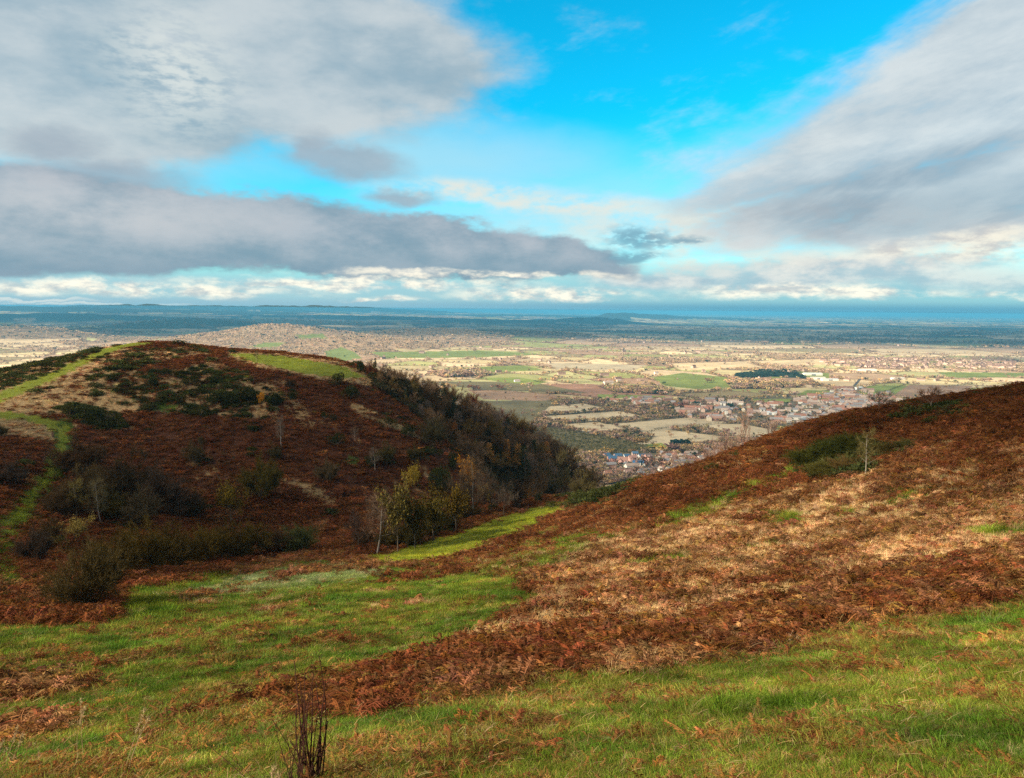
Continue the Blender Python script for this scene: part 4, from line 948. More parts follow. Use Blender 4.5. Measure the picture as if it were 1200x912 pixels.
plant('birch', 119, 616, 58, (.15, .12, .06), 'birch_tree', 'slim birch with a white trunk low in the thicket', 'tree', 'birches on the far hill', wpx=26, bark=(.10, .095, .09), var=0)
plant('birch', 89, 610, 48, (.20, .16, .05), 'birch_tree', 'small yellowing birch on the left side of the thicket', 'tree', 'birches on the far hill', wpx=26, bark=(.09, .08, .07), var=1)
plant('leafy', 88, 634, 30, (.30, .22, .06), 'tree', 'small yellow green tree below the thicket', 'tree', wpx=30, bark=BARKC, var=0)
# --- the bracken slope
G3 = 'single bushes dotted over the bracken hill'
for i, (k, px, py, h, w_, c, lb) in enumerate([
    ('shrub', 306, 584, 54, 42, (.085, .068, .016), 'large dark olive bush standing alone on the bracken slope'), ('leafy', 270, 612, 48, 40, (.12, .085, .014), 'olive yellow small tree above the row of bushes'),
    ('shrub', 322, 540, 20, 16, (.07, .055, .022), 'small olive bush under the white dead birch'), ('gorse', 394, 522, 15, 18, DGR, 'small round dark evergreen bush on the open bracken'),
    ('shrub', 383, 566, 28, 24, GRY, 'grey twiggy bush below the round evergreen bush'), ('gorse', 432, 548, 13, 18, DGR, 'dark evergreen bush touching the stem of a birch'),
    ('shrub', 452, 545, 26, 24, (.08, .065, .024), 'grey olive bush near the top of the birch wood'), ('shrub', 400, 583, 16, 16, RED, 'low reddish bush right of the grey twiggy bush'),
    ('gorse', 235, 523, 9, 12, (.09, .06, .025), 'small russet bush high on the bracken slope'), ('gorse', 380, 493, 8, 10, DGR, 'tiny dark bush on the middle of the bracken slope'),
    ('gorse', 390, 495, 8, 10, (.06, .045, .02), 'tiny brown bush beside the tiny dark bush mid slope'), ('gorse', 343, 455, 9, 16, (.05, .035, .02), 'dark brown bush under the green ridge field'),
    ('shrub', 487, 545, 22, 18, (.075, .06, .02), 'olive bush beside the tall evergreen near the spur'), ('shrub', 505, 525, 34, 30, (.085, .07, .033), 'grey green bush on the edge where bracken meets the wood'),
    ('yew', 541, 532, 24, 22, (.06, .022, .015), 'dark red brown round tree on the rocky edge'), ('leafy', 531, 514, 18, 12, (.34, .13, .03), 'small rust orange tree on the rocky edge'),
    ('gorse', 505, 538, 10, 22, DGR, 'low dark green bush right under the grey green bush'), ('gorse', 533, 555, 20, 12, DGR, 'dark green bush left of the golden tree'),
    ('yew', 604, 598, 28, 24, (.05, .03, .018), 'dark brown evergreen bush just above the mown strip'), ('gorse', 577, 600, 10, 14, DGR, 'small dark evergreen at the foot of the white birch'),
    ('gorse', 630, 590, 12, 12, (.05, .05, .02), 'small dark evergreen over the far end of the strip')]):
    plant(k, px, py, h, c, 'tree' if k in ('leafy', 'yew') else 'bush', lb, 'tree' if k in ('leafy', 'yew') else 'bush', G3, wpx=w_, var=i)
G4 = 'dark evergreen gorse clumps on the far hill'
for i, (px, py, h, w_, lb) in enumerate([(82, 488, 13, 20, 'first dark evergreen clump of the four beside the path fork'), (100, 492, 15, 22, 'second dark evergreen clump of the four beside the path fork'), (118, 497, 17, 24, 'third and tallest of the four evergreen clumps beside the path fork'),
    (138, 501, 12, 20, 'last of the four evergreen clumps, farthest from the path fork'), (206, 404, 6, 8, 'tiny dark clump on the very summit skyline'), (216, 405, 6, 12, 'wider dark clump beside the tiny one on the summit'),
    (228, 408, 5, 16, 'low dark clump where the summit starts to drop'), (272, 414, 4, 14, 'flat dark clump at the start of the green ridge field'), (142, 402, 5, 8, 'dark clump on the skyline left of the path top'),
    (125, 405, 5, 12, 'dark clump on the skyline under the path top'), (104, 409, 5, 14, 'dark clump midway down the left skyline'), (80, 414, 6, 16, 'dark clump lower on the left skyline'), (60, 419, 5, 12, 'small dark clump low on the left skyline'),
    (250, 475, 13, 26, 'dark clump left of centre on the shaded mottled slope'), (272, 478, 15, 28, 'dark clump in the centre of the shaded mottled slope'), (236, 488, 12, 24, 'lowest dark clump of the mottled slope'), (292, 470, 16, 24, 'dark clump beside the tiny golden tree'),
    (320, 478, 15, 22, 'dark clump just right of the tiny golden tree'), (395, 453, 13, 24, 'dark clump under the right end of the ridge field'), (412, 466, 13, 26, 'dark clump below the one under the ridge field'), (340, 470, 9, 14, 'small dark clump above the pale scree'),
    (456, 503, 14, 18, 'dark clump on the upper edge of the wood'), (478, 512, 14, 20, 'dark clump lower on the upper edge of the wood'), (422, 437, 13, 14, 'dark bushy thorn on the right end of the ridge'), (412, 430, 5, 9, 'small dark ball bush beside the ridge thorn'),
    (436, 445, 8, 14, 'dark clump where the ridge field ends'), (180, 452, 10, 20, 'dark clump in pale grass high on the hill'), (196, 440, 8, 20, 'dark clump near the summit in mottled grass'), (222, 452, 10, 22, 'dark clump above the middle of the mottled slope')]):
    plant('gorse', px, py, h, (.036, .042, .013) if i % 3 else (.05, .05, .014), 'gorse_bush', lb, 'bush', G4, wpx=w_, var=i)
plant('leafy', 307, 478, 17, GLD, 'tree', 'tiny golden tree high on the shaded slope', 'tree', wpx=9, var=1)
plant('birch', 330, 527, 38, (.16, .12, .09), 'birch_tree', 'leaning dead birch with a bare white trunk on the bracken', 'tree', 'birches on the far hill', wpx=12, bark=(.15, .145, .14), var=2)
plant('birch', 416, 520, 18, (.15, .11, .08), 'birch_tree', 'small bare birch right of the round evergreen bush', 'tree', 'birches on the far hill', wpx=12, bark=(.10, .09, .085), var=0)
plant('birch', 440, 552, 28, (.15, .11, .08), 'birch_tree', 'bare birch beside the dark evergreen on the slope', 'tree', 'birches on the far hill', wpx=16, bark=(.10, .095, .09), var=1)
plant('birch', 300, 424, 13, (.09, .08, .04), 'young_tree', 'tiny sapling on the green ridge field', 'tree', wpx=6, var=1)
# --- trees in the gully behind the meadow
G5 = 'trees in the gully behind the mown strip'
for i, (k, px, py, h, w_, c, bk_, lb) in enumerate([
    ('birch', 441, 648, 74, 44, (.12, .075, .05), (.10, .093, .088), 'bare birch with a white trunk at the left of the gully trees'), ('leafy', 466, 646, 88, 40, (.10, .08, .022), BARKC, 'olive tree right beside the leftmost white birch'),
    ('bare', 452, 640, 70, 40, (.11, .075, .05), BARKC, 'dull brown bare tree behind the leftmost white birch'),
    ('leafy', 486, 642, 66, 42, (.050, .040, .010), (.08, .07, .06), 'tall olive green tree above the start of the strip'), ('leafy', 508, 634, 60, 50, (.058, .045, .010), BARKC, 'broad yellow green tree in the middle of the gully trees'),
    ('leafy', 534, 624, 58, 46, (.085, .056, .010), BARKC, 'yellow topped tree left of the white birch over the strip'), ('birch', 557, 610, 76, 40, (.13, .085, .055), (.10, .095, .09), 'curved white birch standing over the mown strip'),
    ('bare', 545, 610, 60, 40, (.13, .09, .055), BARKC, 'brown bare tree behind the curved white birch'), ('bare', 576, 604, 54, 38, (.14, .10, .07), BARKC, 'bare grey tree right of the curved white birch'),
    ('leafy', 484, 580, 36, 22, YLW, BARKC, 'small bright yellow tree above the olive gully trees'), ('leafy', 549, 580, 42, 22, GLD, (.10, .09, .085), 'golden orange tree standing above the gully'),
    ('leafy', 567, 590, 24, 20, (.30, .20, .03), BARKC, 'small yellow tree below the golden orange one'), ('bare', 420, 644, 52, 34, (.10, .06, .045), BARKC, 'dim bare tree left of the leftmost white birch'),
    ('yew', 512, 575, 26, 40, (.045, .05, .016), BARKC, 'dark green bushy tree over the yellow tops'), ('bare', 590, 606, 34, 30, (.13, .095, .07), BARKC, 'low bare tree by the dark evergreen near the strip')]):
    plant(k, px, py, h, c, 'birch_tree' if k == 'birch' else 'tree', lb, 'tree', G5, wpx=w_, var=i, bark=tuple(q * .6 for q in bk_))
for px, py, h, w_, c in [(456, 650, 26, 34, (.07, .05, .016)), (478, 648, 30, 36, (.055, .045, .014)), (500, 640, 28, 34, (.075, .055, .016)), (522, 632, 30, 36, (.06, .045, .014)), (546, 620, 26, 32, (.075, .05, .02)), (428, 650, 22, 30, (.08, .045, .022))]:
    plant('shrub', px, py - 9, h, c, 'bush', 'dark scrubby bush under the gully trees, %s' % ('by the leftmost white birch' if px < 460 else 'under the olive trees' if px < 510 else 'under the yellow tops'), 'bush', 'scrub under the gully trees', wpx=w_, var=px)
plant('leafy', 620, 598, 26, (.34, .17, .04), 'tree', 'small rust yellow tree at the bottom of the wood over the strip', 'tree', wpx=14, skip=140)
plant('bare', 652, 590, 62, (.15, .12, .05), 'tree', 'big olive brown tree at the lower corner of the wood', 'tree', wpx=44, skip=140, var=1)
plant('shrub', 682, 586, 34, (.09, .072, .03), 'bush', 'tall grey green shrub at the far tip of the strip', 'bush', wpx=26, var=2)
# --- right-hand spur
G6 = 'gorse bushes on the right hand spur'
for i, (px, py, h, w_, lb) in enumerate([(648, 597, 9, 17, 'small gorse bush on the right edge of the mown strip'), (680, 592, 17, 26, 'gorse bush at the tip of the mown strip, lowest of three'), (700, 591, 14, 22, 'gorse bush in the middle of three beyond the strip'),
    (713, 588, 16, 20, 'gorse bush nearest to the bracken of three beyond the strip'), (726, 570, 13, 22, 'dark gorse bush on the skyline below the village'), (745, 568, 8, 16, 'low gorse bush right of the dark skyline one'), (862, 537, 8, 14, 'small gorse bush high on the spur near the bare trees'), (835, 553, 9, 16, 'small gorse bush in bracken above the thin green track'),
    (1058, 478, 8, 20, 'dark gorse bush on the skyline left of the russet thorn'), (1075, 476, 6, 18, 'low gorse bush touching the russet thorn'), (1000, 492, 5, 9, 'tiny gorse ball on the skyline under the bare sapling'), (974, 500, 5, 12, 'tiny gorse bush lower down the skyline'),
    (1146, 464, 6, 16, 'gorse bush high on the skyline, first of two'), (1164, 460, 7, 14, 'gorse bush high on the skyline, second of two'), (1092, 500, 8, 26, 'low spreading gorse under the russet thorn')]):
    plant('gorse', px, py, h, (.045, .05, .014), 'gorse_bush', lb, 'bush', G6, wpx=w_, var=i)
G7 = 'green broom bushes around the birch on the spur'
for i, (px, py, h, w_, c, lb) in enumerate([(948, 550, 24, 44, (.045, .048, .010), 'dark green broom at the left end of the broom thicket'), (975, 540, 26, 46, (.035, .04, .009), 'tallest broom in the middle of the thicket'), (1000, 532, 22, 40, (.045, .048, .010), 'broom right behind the white stemmed birch'),
    (965, 562, 18, 44, (.065, .058, .014), 'lower yellowish broom at the front of the thicket'), (992, 556, 18, 34, (.10, .065, .022), 'brownish broom left of the birch foot'), (1040, 535, 14, 30, (.055, .042, .012), 'small broom right of the birch'), (1065, 528, 12, 30, (.07, .065, .02), 'low broom farther right of the birch')]):
    plant('broom', px, py, h, c, 'broom_bush', lb, 'bush', G7, wpx=w_, var=i)
plant('birch', 1013, 562, 58, (.13, .105, .038), 'birch_tree', 'lone pale birch standing in the bracken of the right hand spur', 'tree', wpx=25, bark=(.085, .078, .066), var=1)
plant('bare', 1090, 484, 30, (.15, .075, .045), 'thorn_tree', 'russet windswept thorn on the skyline of the spur', 'tree', wpx=34, var=2)
plant('bare', 1030, 484, 26, (.17, .13, .11), 'young_tree', 'thin bare sapling on the skyline above the town', 'tree', wpx=26, var=3)
def beyond(px, d, py_top, H): # a tree rooted on the slope behind the skyline
    r = ray(float(px), 450.0); x = r[0] / r[1] * d; z = float(hill_z(np.array([x]), np.array([d]))[0]); return x, d, z
def top_plant(kind, px, d, ytop, col_, wpx, label, **k):
    x, y, z = beyond(px, d, ytop, 0); r = ray(float(px), float(ytop)); zt = CAMZ + r[2] / r[1] * d
    plant(kind, 0, 0, (zt - z) * FPX / d, col_, 'tree', label, 'tree', 'bare trees rooted behind the skyline of the spur', wpx=wpx, at=(x, y, z), **k)
top_plant('bare', 877, 122, 488, (.27, .17, .13), 56, 'pinkish bare tree behind the spur, tallest of three', var=0)
top_plant('bare', 905, 118, 492, (.26, .18, .15), 44, 'pinkish bare tree right of the tallest one behind the spur', var=1)
top_plant('bare', 848, 124, 510, (.24, .15, .12), 50, 'lower pinkish bare tree left of the tallest one behind the spur', var=2)
top_plant('bare', 925, 112, 499, (.22, .15, .12), 30, 'small dark twiggy tree right of the pinkish trees', var=3)

# --- the wood on the steep flank
WR = np.random.default_rng(5)
cand = []
gx_w, gy_w = np.meshgrid(np.arange(-60, 90, 4.1), np.arange(188, 345, 4.9))
for x, y in zip(gx_w.ravel() + WR.uniform(-2, 2, gx_w.size), gy_w.ravel() + WR.uniform(-2, 2, gx_w.size)):
    z = float(hill_z(np.array([x]), np.array([y]), False)[0]); px, py, _ = project(np.array([x]), np.array([y]), np.array([z])); px, py = px[0], py[0]
    # inside the wooded flank, seen from above the spur's edge
    edge = np.interp(px, [425, 445, 470, 500, 540, 580, 610], [446, 458, 490, 520, 560, 590, 620])
    if px < 432 or px > 800: continue
    if y < np.interp(px, [430, 470, 520, 560, 620, 700], [196, 190, 186, 186, 190, 200]): continue
    if y > 330 or z < CAMZ - 170: continue
    if any(abs(px - q) < 8 and y < 222 for q in (574, 594, 606, 641, 652)): continue
    cand.append((x, y, z, px, py))
print('wood candidates', len(cand))
wood_pick = []
for x, y, z, px, py in cand:
    H = WR.uniform(6.8, 10) * np.interp(px, [430, 480, 530, 600, 720], [.34, .52, .8, 1.0, 1.0])
    wood_pick.append((y, x, z, px, py, H))
wood_pick.sort()
# is its top seen over the ground in front?
def seen(x, y, zt):
    t_ = np.linspace(.25, .985, 60); return bool((hill_z(x * t_, y * t_, False) < CAMZ + (zt - CAMZ) * t_ + .3).all())
vis = [q for q in wood_pick if seen(q[1], q[0], q[2] + q[5] * .9)]
print('wood seen', len(vis))
INDIV = 175
WC = [(.19, .115, .06), (.16, .095, .045), (.26, .165, .10), (.11, .065, .032), (.21, .135, .045), (.31, .20, .13)]
rest = vis[INDIV:]
def where(px, y):
    a = ['just below the ridge thorn', 'high in the steep wood', 'above the dark red round tree', 'behind the golden orange tree', 'around the gold larches', 'above the tip of the mown strip', 'at the low end of the wood'][int(np.searchsorted([458, 492, 530, 565, 612, 655], px))]
    return a, ['first row', 'second row', 'third row', 'rear rows'][int(np.searchsorted([197, 206, 218], y))]
for k, (y, x, z, px, py, H) in enumerate(vis[:INDIV]):
    u = WR.random(); a, b = where(px, y)
    if u < .74: kd, c, nm, lb = 'bare', WC[WR.integers(0, 6)], 'tree', '%s bare tree %s, %s' % (('short ' if H < 6.5 else 'tall ' if H > 8.6 else 'middling ') + ('light' if c[0] > .25 else 'dark' if c[0] < .17 else 'brown'), a, b)
    elif u < .86: kd, c, nm, lb = 'birch', (.22, .16, .13), 'birch_tree', 'bare white stemmed birch %s, %s' % (a, b)
    elif u < .90: kd, c, nm, lb = 'larch', (.035, .05, .022), 'conifer_tree', 'dark green conifer %s, %s' % (a, b)
    elif u < .955: kd, c, nm, lb = 'leafy', (.17, .12, .04), 'tree', 'olive brown leafy tree %s, %s' % (a, b)
    else: kd, c, nm, lb = 'leafy', (.15, .05, .03), 'tree', 'dark rust leafed tree %s, %s' % (a, b)
    ms = BK[kd]
    H = H * (1.1 if kd == 'larch' else 1)
    plant(kd, 0, 0, H * FPX / y, c, nm, lb, 'tree', 'trees of the steep wood', wpx=(H * (.78 if kd == 'bare' else .5 if kd != 'larch' else .34)) * FPX / y, at=(x, y, z), var=int(WR.integers(0, 9)), bark=(.10, .09, .08) if kd == 'birch' else (.13, .105, .085))
for px, py, h, lb in [(574, 545, 26, 'golden larch farthest up of those in the wood'), (594, 543, 27, 'rusty gold larch second down the wood'), (606, 552, 30, 'rusty gold larch, tallest of those in the wood'), (641, 545, 26, 'slim orange larch near the lower end of the wood'), (653, 540, 18, 'small orange larch next to the slim one in the lower wood')]:
    plant('larch', px, py, h, (.55, .27, .08), 'larch_tree', lb, 'tree', 'gold larches in the steep wood', wpx=11, skip=176, bark=(.2, .17, .14))
if rest:
    Rr = np.array([(q[1], q[0], q[2] - .2) for q in rest]); Hh = np.array([q[5] for q in rest])
    ms = []
    for a, b, wr in BK['bare']:
        g = Geo()
        for me, cc in ((a, .8), (b, 1.0)):
            V = np.empty(len(me.vertices) * 3, np.float32); me.vertices.foreach_get('co', V); V = V.reshape(-1, 3)
            k3 = [tuple(p.vertices) for p in me.polygons if len(p.vertices) == 3]; k4 = [tuple(p.vertices) for p in me.polygons if len(p.vertices) == 4]
            base = g.n; g.add(V, np.array(k4), np.ones(3) * cc)
            if k3: g.f.append(np.array(k3) + base)
        ms.append(g.mesh('bare tree', m_cover))
    n = len(Rr)
    scatter('woodland', Rr, np.stack([np.zeros(n), np.zeros(n), WR.uniform(0, 6.28, n)], -1), np.stack([Hh * .8, Hh * .8, Hh], -1), np.array(WC)[WR.integers(0, 6, n)], WR.integers(0, 4, n), ms, 'bare trees filling the back of the steep wood')
# ------------------------------------------------------------------ trees, hedges, houses of the plain
ER = np.random.default_rng(91)
def pz1(x, y): return float(plain_z(np.array([x]), np.array([y]))[0])
def seen_many(x, y, z):
    t_ = np.linspace(.02, 1, 90)[None] * 330 / np.hypot(x, y)[:, None]
    X = x[:, None] * t_; Y = y[:, None] * t_
    return (hill_z(X, Y, False) < CAMZ + (z[:, None] - CAMZ) * t_ - .2).all(1)
def clump_tree(seed, n=170, conic=False, joined=False, size=.15):
    """broad tree as seen from far away: clumps of leaf sprays on a short trunk; unit height"""
    R = np.random.default_rng(seed); g = Geo(); wd = Geo(); lob = 9
    if conic: C = np.stack([R.normal(0, .05, lob), R.normal(0, .05, lob), np.linspace(.2, .9, lob)], -1); rad = np.linspace(.26, .07, lob)
    else:
        C = np.stack([R.normal(0, .21, lob), R.normal(0, .21, lob), R.uniform(.36, .78, lob)], -1); rad = R.uniform(.14, .25, lob)
    k = R.integers(0, lob, n); d = R.normal(0, 1, (n, 3)); d /= np.linalg.norm(d, axis=1)[:, None]
    p = C[k] + d * rad[k][:, None] * R.uniform(.5, 1, (n, 1))
    a = d * .5 + R.normal(0, .6, (n, 3)); a /= np.linalg.norm(a, axis=1)[:, None]; b = np.cross(a, R.normal(0, 1, (n, 3))); b /= np.linalg.norm(b, axis=1)[:, None]
    s = size * R.uniform(.5, 1.1, (n, 1)) * .6
    V = np.stack([p - a * s, p + b * s * .7, p + a * s, p - b * s * .7], 1).reshape(-1, 3); i = np.arange(n)[:, None] * 4
    g.add(V, i + np.array([[0, 1, 2, 3]]), np.repeat(R.uniform(.55, 1.45, (n, 1)) * np.ones((n, 3)), 4, 0))
    (g if joined else wd).__class__
    tgt = g if joined else wd
    tube(tgt, [(0, 0, -.03), (.01, 0, .3), (0, .01, .6)], [.035, .025, .012], 5, np.array([.7, .6, .5]))
    if joined: return g.mesh('far tree', m_cover)
    return wd.mesh('trunk', m_bark), g.mesh('crown', m_twig)
PT = [clump_tree(400 + i) for i in range(4)]; PCN = [clump_tree(410, 200, True), clump_tree(411, 260, False, size=.12)]
TC = [(.24, .135, .09), (.27, .18, .115), (.20, .125, .09), (.30, .195, .09), (.18, .14, .075), (.27, .18, .145), (.18, .15, .07), (.34, .24, .12)]
TN = ['reddish brown', 'tan brown', 'dull brown', 'golden brown', 'olive brown', 'pinkish brown', 'olive', 'pale gold']
def ptree(x, y, H, W, c, label, group='trees on the plain', kind=0, var=0, name='tree'):
    r = bpy.data.objects.new(name, None); link(r); r.location = (x, y, pz1(x, y)); r.rotation_euler = (0, 0, ER.uniform(0, 6.28)); r.scale = (W, W, H)
    tag(r, label, 'tree', group)
    ms = PCN[var] if kind else PT[var % 4]
    for nm, me, cc in (('trunk', ms[0], (.12, .09, .07)), ('crown', ms[1], c)):
        o = bpy.data.objects.new(nm, me); link(o, r); o.color = (*cc, 1)
def pix_plain(px, py):
    x, y = pw(float(px), float(py)); return float(x), float(y)
for px, py, h, w_, c, kd, lb in [
    (758, 549, 19, 20, (.22, .12, .08), 0, 'big round purplish brown tree right of the blue roofed houses'), (776, 545, 10, 10, (.17, .10, .07), 0, 'small dark brown tree right of the big round one by the houses'),
    (789, 531, 13, 18, (.24, .13, .11), 0, 'purple brown tree in front of the dark evergreen block'), (775, 529, 9, 15, (.46, .30, .06), 0, 'wide bright yellow tree left of the purple brown one'), (764, 527, 5, 9, (.42, .26, .05), 0, 'small yellow tree at the end of the small green field'),
    (753, 523, 12, 15, (.30, .18, .07), 0, 'golden brown tree at the left of the small green field'), (712, 531, 8, 14, (.36, .23, .07), 0, 'golden tree behind the left end of the blue roofed houses'), (741, 532, 7, 9, (.30, .17, .07), 0, 'small orange tree behind the blue roofed houses'),
    (700, 539, 7, 9, (.04, .06, .03), 0, 'dark green tree left of the blue roofed houses'), (752, 547, 8, 5, (.04, .06, .035), 1, 'slim dark evergreen in front of the big round tree'), (727, 547, 6, 7, (.03, .045, .02), 0, 'small dark tree in front of the white gable'),
    (856, 479, 9, 9, (.03, .07, .05), 2, 'dark blue green cedar at the left edge of the town'), (816, 476, 8, 9, (.03, .07, .045), 2, 'dark green evergreen among village gardens left of the cedar'), (940, 494, 5, 7, (.03, .055, .035), 2, 'dark evergreen beside the pale school roofs'), (868, 484, 6, 4, (.03, .055, .04), 1, 'slim dark conifer below the cedar'),
    (954, 487, 6, 6, (.03, .06, .04), 2, 'dark conifer in the middle of the town'), (797, 479, 10, 16, (.26, .11, .06), 0, 'rust red tree at the left edge of the village'), (852, 508, 7, 11, (.26, .13, .10), 0, 'round reddish tree in the pale field edge'), (835, 507, 6, 8, (.25, .13, .09), 0, 'small round reddish tree left of the bigger one in the hedge'),
    (555, 458, 8, 14, (.20, .09, .05), 0, 'round rust tree at the end of the brown field'), (545, 444, 8, 22, (.22, .12, .07), 0, 'wide brown clump of trees above the dark brown field'), (585, 457, 7, 13, (.24, .11, .06), 0, 'round rust tree alone at the hedge of the brown field'), (778, 452, 4, 5, (.10, .13, .06), 0, 'small green tree in the large green field'), (829, 450, 6, 10, (.28, .16, .09), 0, 'brown tree clump at the right of the large green field')]:
    x, y = pix_plain(px, py); ptree(x, y, h * y / FPX, w_ * y / FPX * 1.25, c, lb, kind=1 if kd else 0, var=(kd - 1) if kd else len(lb))
# --- everything that grows in hedges and woods
n0 = 230000
u = ER.uniform(0, 1, n0); r_ = 1 / (1 / 980. + u * (1 / 13000. - 1 / 980.)); a_ = np.radians(ER.uniform(-36, 36, n0))
tx, ty = r_ * np.sin(a_), r_ * np.cos(a_); tz = plain_z(tx, ty); tcol, tl = plain_col(tx, ty, tz); tpx, tpy, _ = project(tx, ty, tz)
town1 = [(782, 474), (840, 470), (880, 474), (925, 473), (945, 466), (985, 456), (1040, 462), (1062, 474), (1040, 492), (990, 505), (950, 503), (905, 497), (850, 496), (800, 489)]
town2 = [(705, 560), (712, 545), (770, 548), (775, 532), (835, 527), (870, 535), (870, 560)]
town3 = [(960, 424), (1010, 421), (1190, 425), (1190, 434), (1050, 434), (970, 431)]
town4 = [(705, 470), (730, 466), (785, 470), (790, 476), (740, 476)]
in1, in2, in3, in4 = (inpoly(tpx, tpy, P) for P in (town1, town2, town3, town4))
pr = np.select([tl == 1, tl == 2, tl == 3, tl == 4], [.85, 1.0, 1.0, .34], .008)
pr = np.where(in1 | in2 | in4, .10, pr); pr = np.where(in3, .3, pr)
orch = inpoly(tpx, tpy, [(648, 502), (700, 511), (752, 521), (770, 526), (745, 532), (700, 533), (600, 525), (560, 500)])
pr = np.where(orch, .7, pr)
keep = (ER.uniform(0, 1, n0) < pr) & (tpx > -30) & (tpx < 1230)
keep &= ~(inpoly(tpx, tpy, [(712, 531), (770, 531), (776, 552), (708, 552)]))
tx, ty, tz, tl, tpx, tpy, orch, r_ = (q[keep] for q in (tx, ty, tz, tl, tpx, tpy, orch, r_))
th_ = ER.uniform(5, 11, len(tx)) * np.where(tl == 2, 1.25, 1) * np.where(orch, .35, 1) * np.clip(r_ / 4200, 1, 1.7); tw_ = th_ * ER.uniform(1.0, 1.6, len(tx))
vis_ = seen_many(tx, ty, tz + th_); tx, ty, tz, tl, tpx, tpy, orch, r_, th_, tw_ = (q[vis_] for q in (tx, ty, tz, tl, tpx, tpy, orch, r_, th_, tw_))
size_ = th_ / r_; order = np.argsort(-size_); NI = 85
ind = order[:NI]; rst = order[NI:]
print('plain trees', len(order))
def place_words(px, py):
    b = ['left of the olive plantation', 'above the olive plantation', 'behind the blue roofed houses', 'near the big round brown tree', 'by the dark evergreen hedge', 'under the bracken skyline', 'towards the town'][int(np.searchsorted([650, 712, 756, 786, 815, 860], px))]
    return b + [', far side', ', middle distance', ', near side'][int(np.searchsorted([500, 530], py))]
for q, k in enumerate(ind):
    ci = int(ER.integers(0, 8)); ptree(tx[k], ty[k], th_[k], tw_[k], TC[ci], '%s %s tree %s' % ('tall' if th_[k] > 10.5 else 'small' if th_[k] < 8 else 'middling', TN[ci], place_words(tpx[k], tpy[k])), 'trees among the fields and gardens', var=q)
far_ms = [clump_tree(430 + i, 60, joined=True, size=.24) for i in range(4)]
n = len(rst); cc = np.array(TC)[ER.integers(0, 8, n)] * ER.uniform(.7, 1.35, (n, 1)) * 1.5
dk = tl[rst] == 3; cc[dk] = np.array((.03, .045, .03)) * ER.uniform(.7, 1.4, (dk.sum(), 1))
ob = orch[rst]; cc[ob] = np.array((.17, .15, .06)) * ER.uniform(.7, 1.3, (ob.sum(), 1))
lt = (r_[rst] > 2300) & (r_[rst] < 6500); cc[lt] *= np.array((1.45, 1.5, 1.5)); fd = r_[rst] > 6500; cc[fd] *= .5  # sunlight of the middle band painted into crown colours; farther crowns dimmed
k_ = sstep(r_[rst], 2600, 4200) * (1 - sstep(r_[rst], 6000, 7000)) * .62 * ~dk; cc = cc * (1 - k_)[:, None] + np.array((.60, .445, .30)) * k_[:, None]  # sunlit cream mixed into the crowns of that band
ev = ER.uniform(0, 1, n) < .06; cc[ev] = (.05, .065, .03)
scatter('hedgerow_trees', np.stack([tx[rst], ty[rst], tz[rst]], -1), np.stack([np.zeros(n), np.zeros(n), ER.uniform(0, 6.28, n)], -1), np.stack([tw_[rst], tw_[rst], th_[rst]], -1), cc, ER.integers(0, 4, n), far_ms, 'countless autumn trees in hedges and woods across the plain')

# --- hedges round the pale fields
def hedge(pts, h, c, label, wd=3.0):
    R = np.random.default_rng(len(label) * 7 + int(pts[0][0])); W = [pix_plain(*p) for p in pts]; g = Geo()
    ox, oy = W[0]; oz = pz1(ox, oy)
    for (xa, ya), (xb, yb) in zip(W[:-1], W[1:]):
        L = math.hypot(xb - xa, yb - ya); n = int(L * 2.2); t_ = R.uniform(0, 1, n)
        p = np.stack([xa + (xb - xa) * t_ + R.normal(0, wd * .3, n), ya + (yb - ya) * t_ + R.normal(0, wd * .3, n), np.zeros(n)], -1)
        hh = h * (.75 + .5 * vn(t_ * L / 9, t_ * 0, 3)); p[:, 2] = oz + hh * R.uniform(0.02, 1, n)
        a = R.normal(0, 1, (n, 3)); a /= np.linalg.norm(a, axis=1)[:, None]; b = np.cross(a, R.normal(0, 1, (n, 3))); b /= np.linalg.norm(b, axis=1)[:, None]
        s = R.uniform(.5, 1.1, (n, 1)); p -= np.array([ox, oy, oz])
        V = np.stack([p - a * s, p + b * s * .7, p + a * s, p - b * s * .7], 1).reshape(-1, 3); i = np.arange(n)[:, None] * 4
        g.add(V, i + np.array([[0, 1, 2, 3]]), np.repeat(R.uniform(.6, 1.4, (n, 1)) * np.ones((n, 3)), 4, 0))
    o = link(bpy.data.objects.new('hedge', g.mesh('hedge', m_twig))); o.location = (ox, oy, oz); o.color = (*c, 1)
    tag(o, label, 'hedge', 'hedges between the pale fields')
HD, HB = (.06, .055, .03), (.17, .10, .05)
hedge([(628, 477.5), (683, 472.5), (712, 478)], 4, HB, 'brown hedge along the top of the uppermost pale field')
hedge([(628, 486.5), (668, 485.8), (714, 480.5), (727, 481)], 4, HD, 'dark hedge under the uppermost pale field')
hedge([(640, 496), (700, 494.3), (756, 488.3), (800, 488.5)], 4, HD, 'long dark hedge below the second pale field')
hedge([(712, 480), (735, 484), (757, 488)], 4, HB, 'short brown hedge joining the right ends of the upper pale fields')
hedge([(703, 494.5), (722, 499), (737, 503.5), (712, 510)], 4, HD, 'dark hedge wrapping the end of the lowest left pale field')
hedge([(735, 508.5), (758, 507.5), (776, 502), (806, 499)], 4, HD, 'dark hedge climbing between the two lower pale fields')
hedge([(806, 498.5), (835, 503), (862, 510)], 4, HB, 'brown hedge above the lowest pale field')
hedge([(800, 488.5), (833, 486.5), (872, 488)], 5, HD, 'dark hedge between the pale fields and the village')
hedge([(812, 499.5), (840, 497), (872, 497.5)], 4, HD, 'dark hedge behind the round reddish trees')
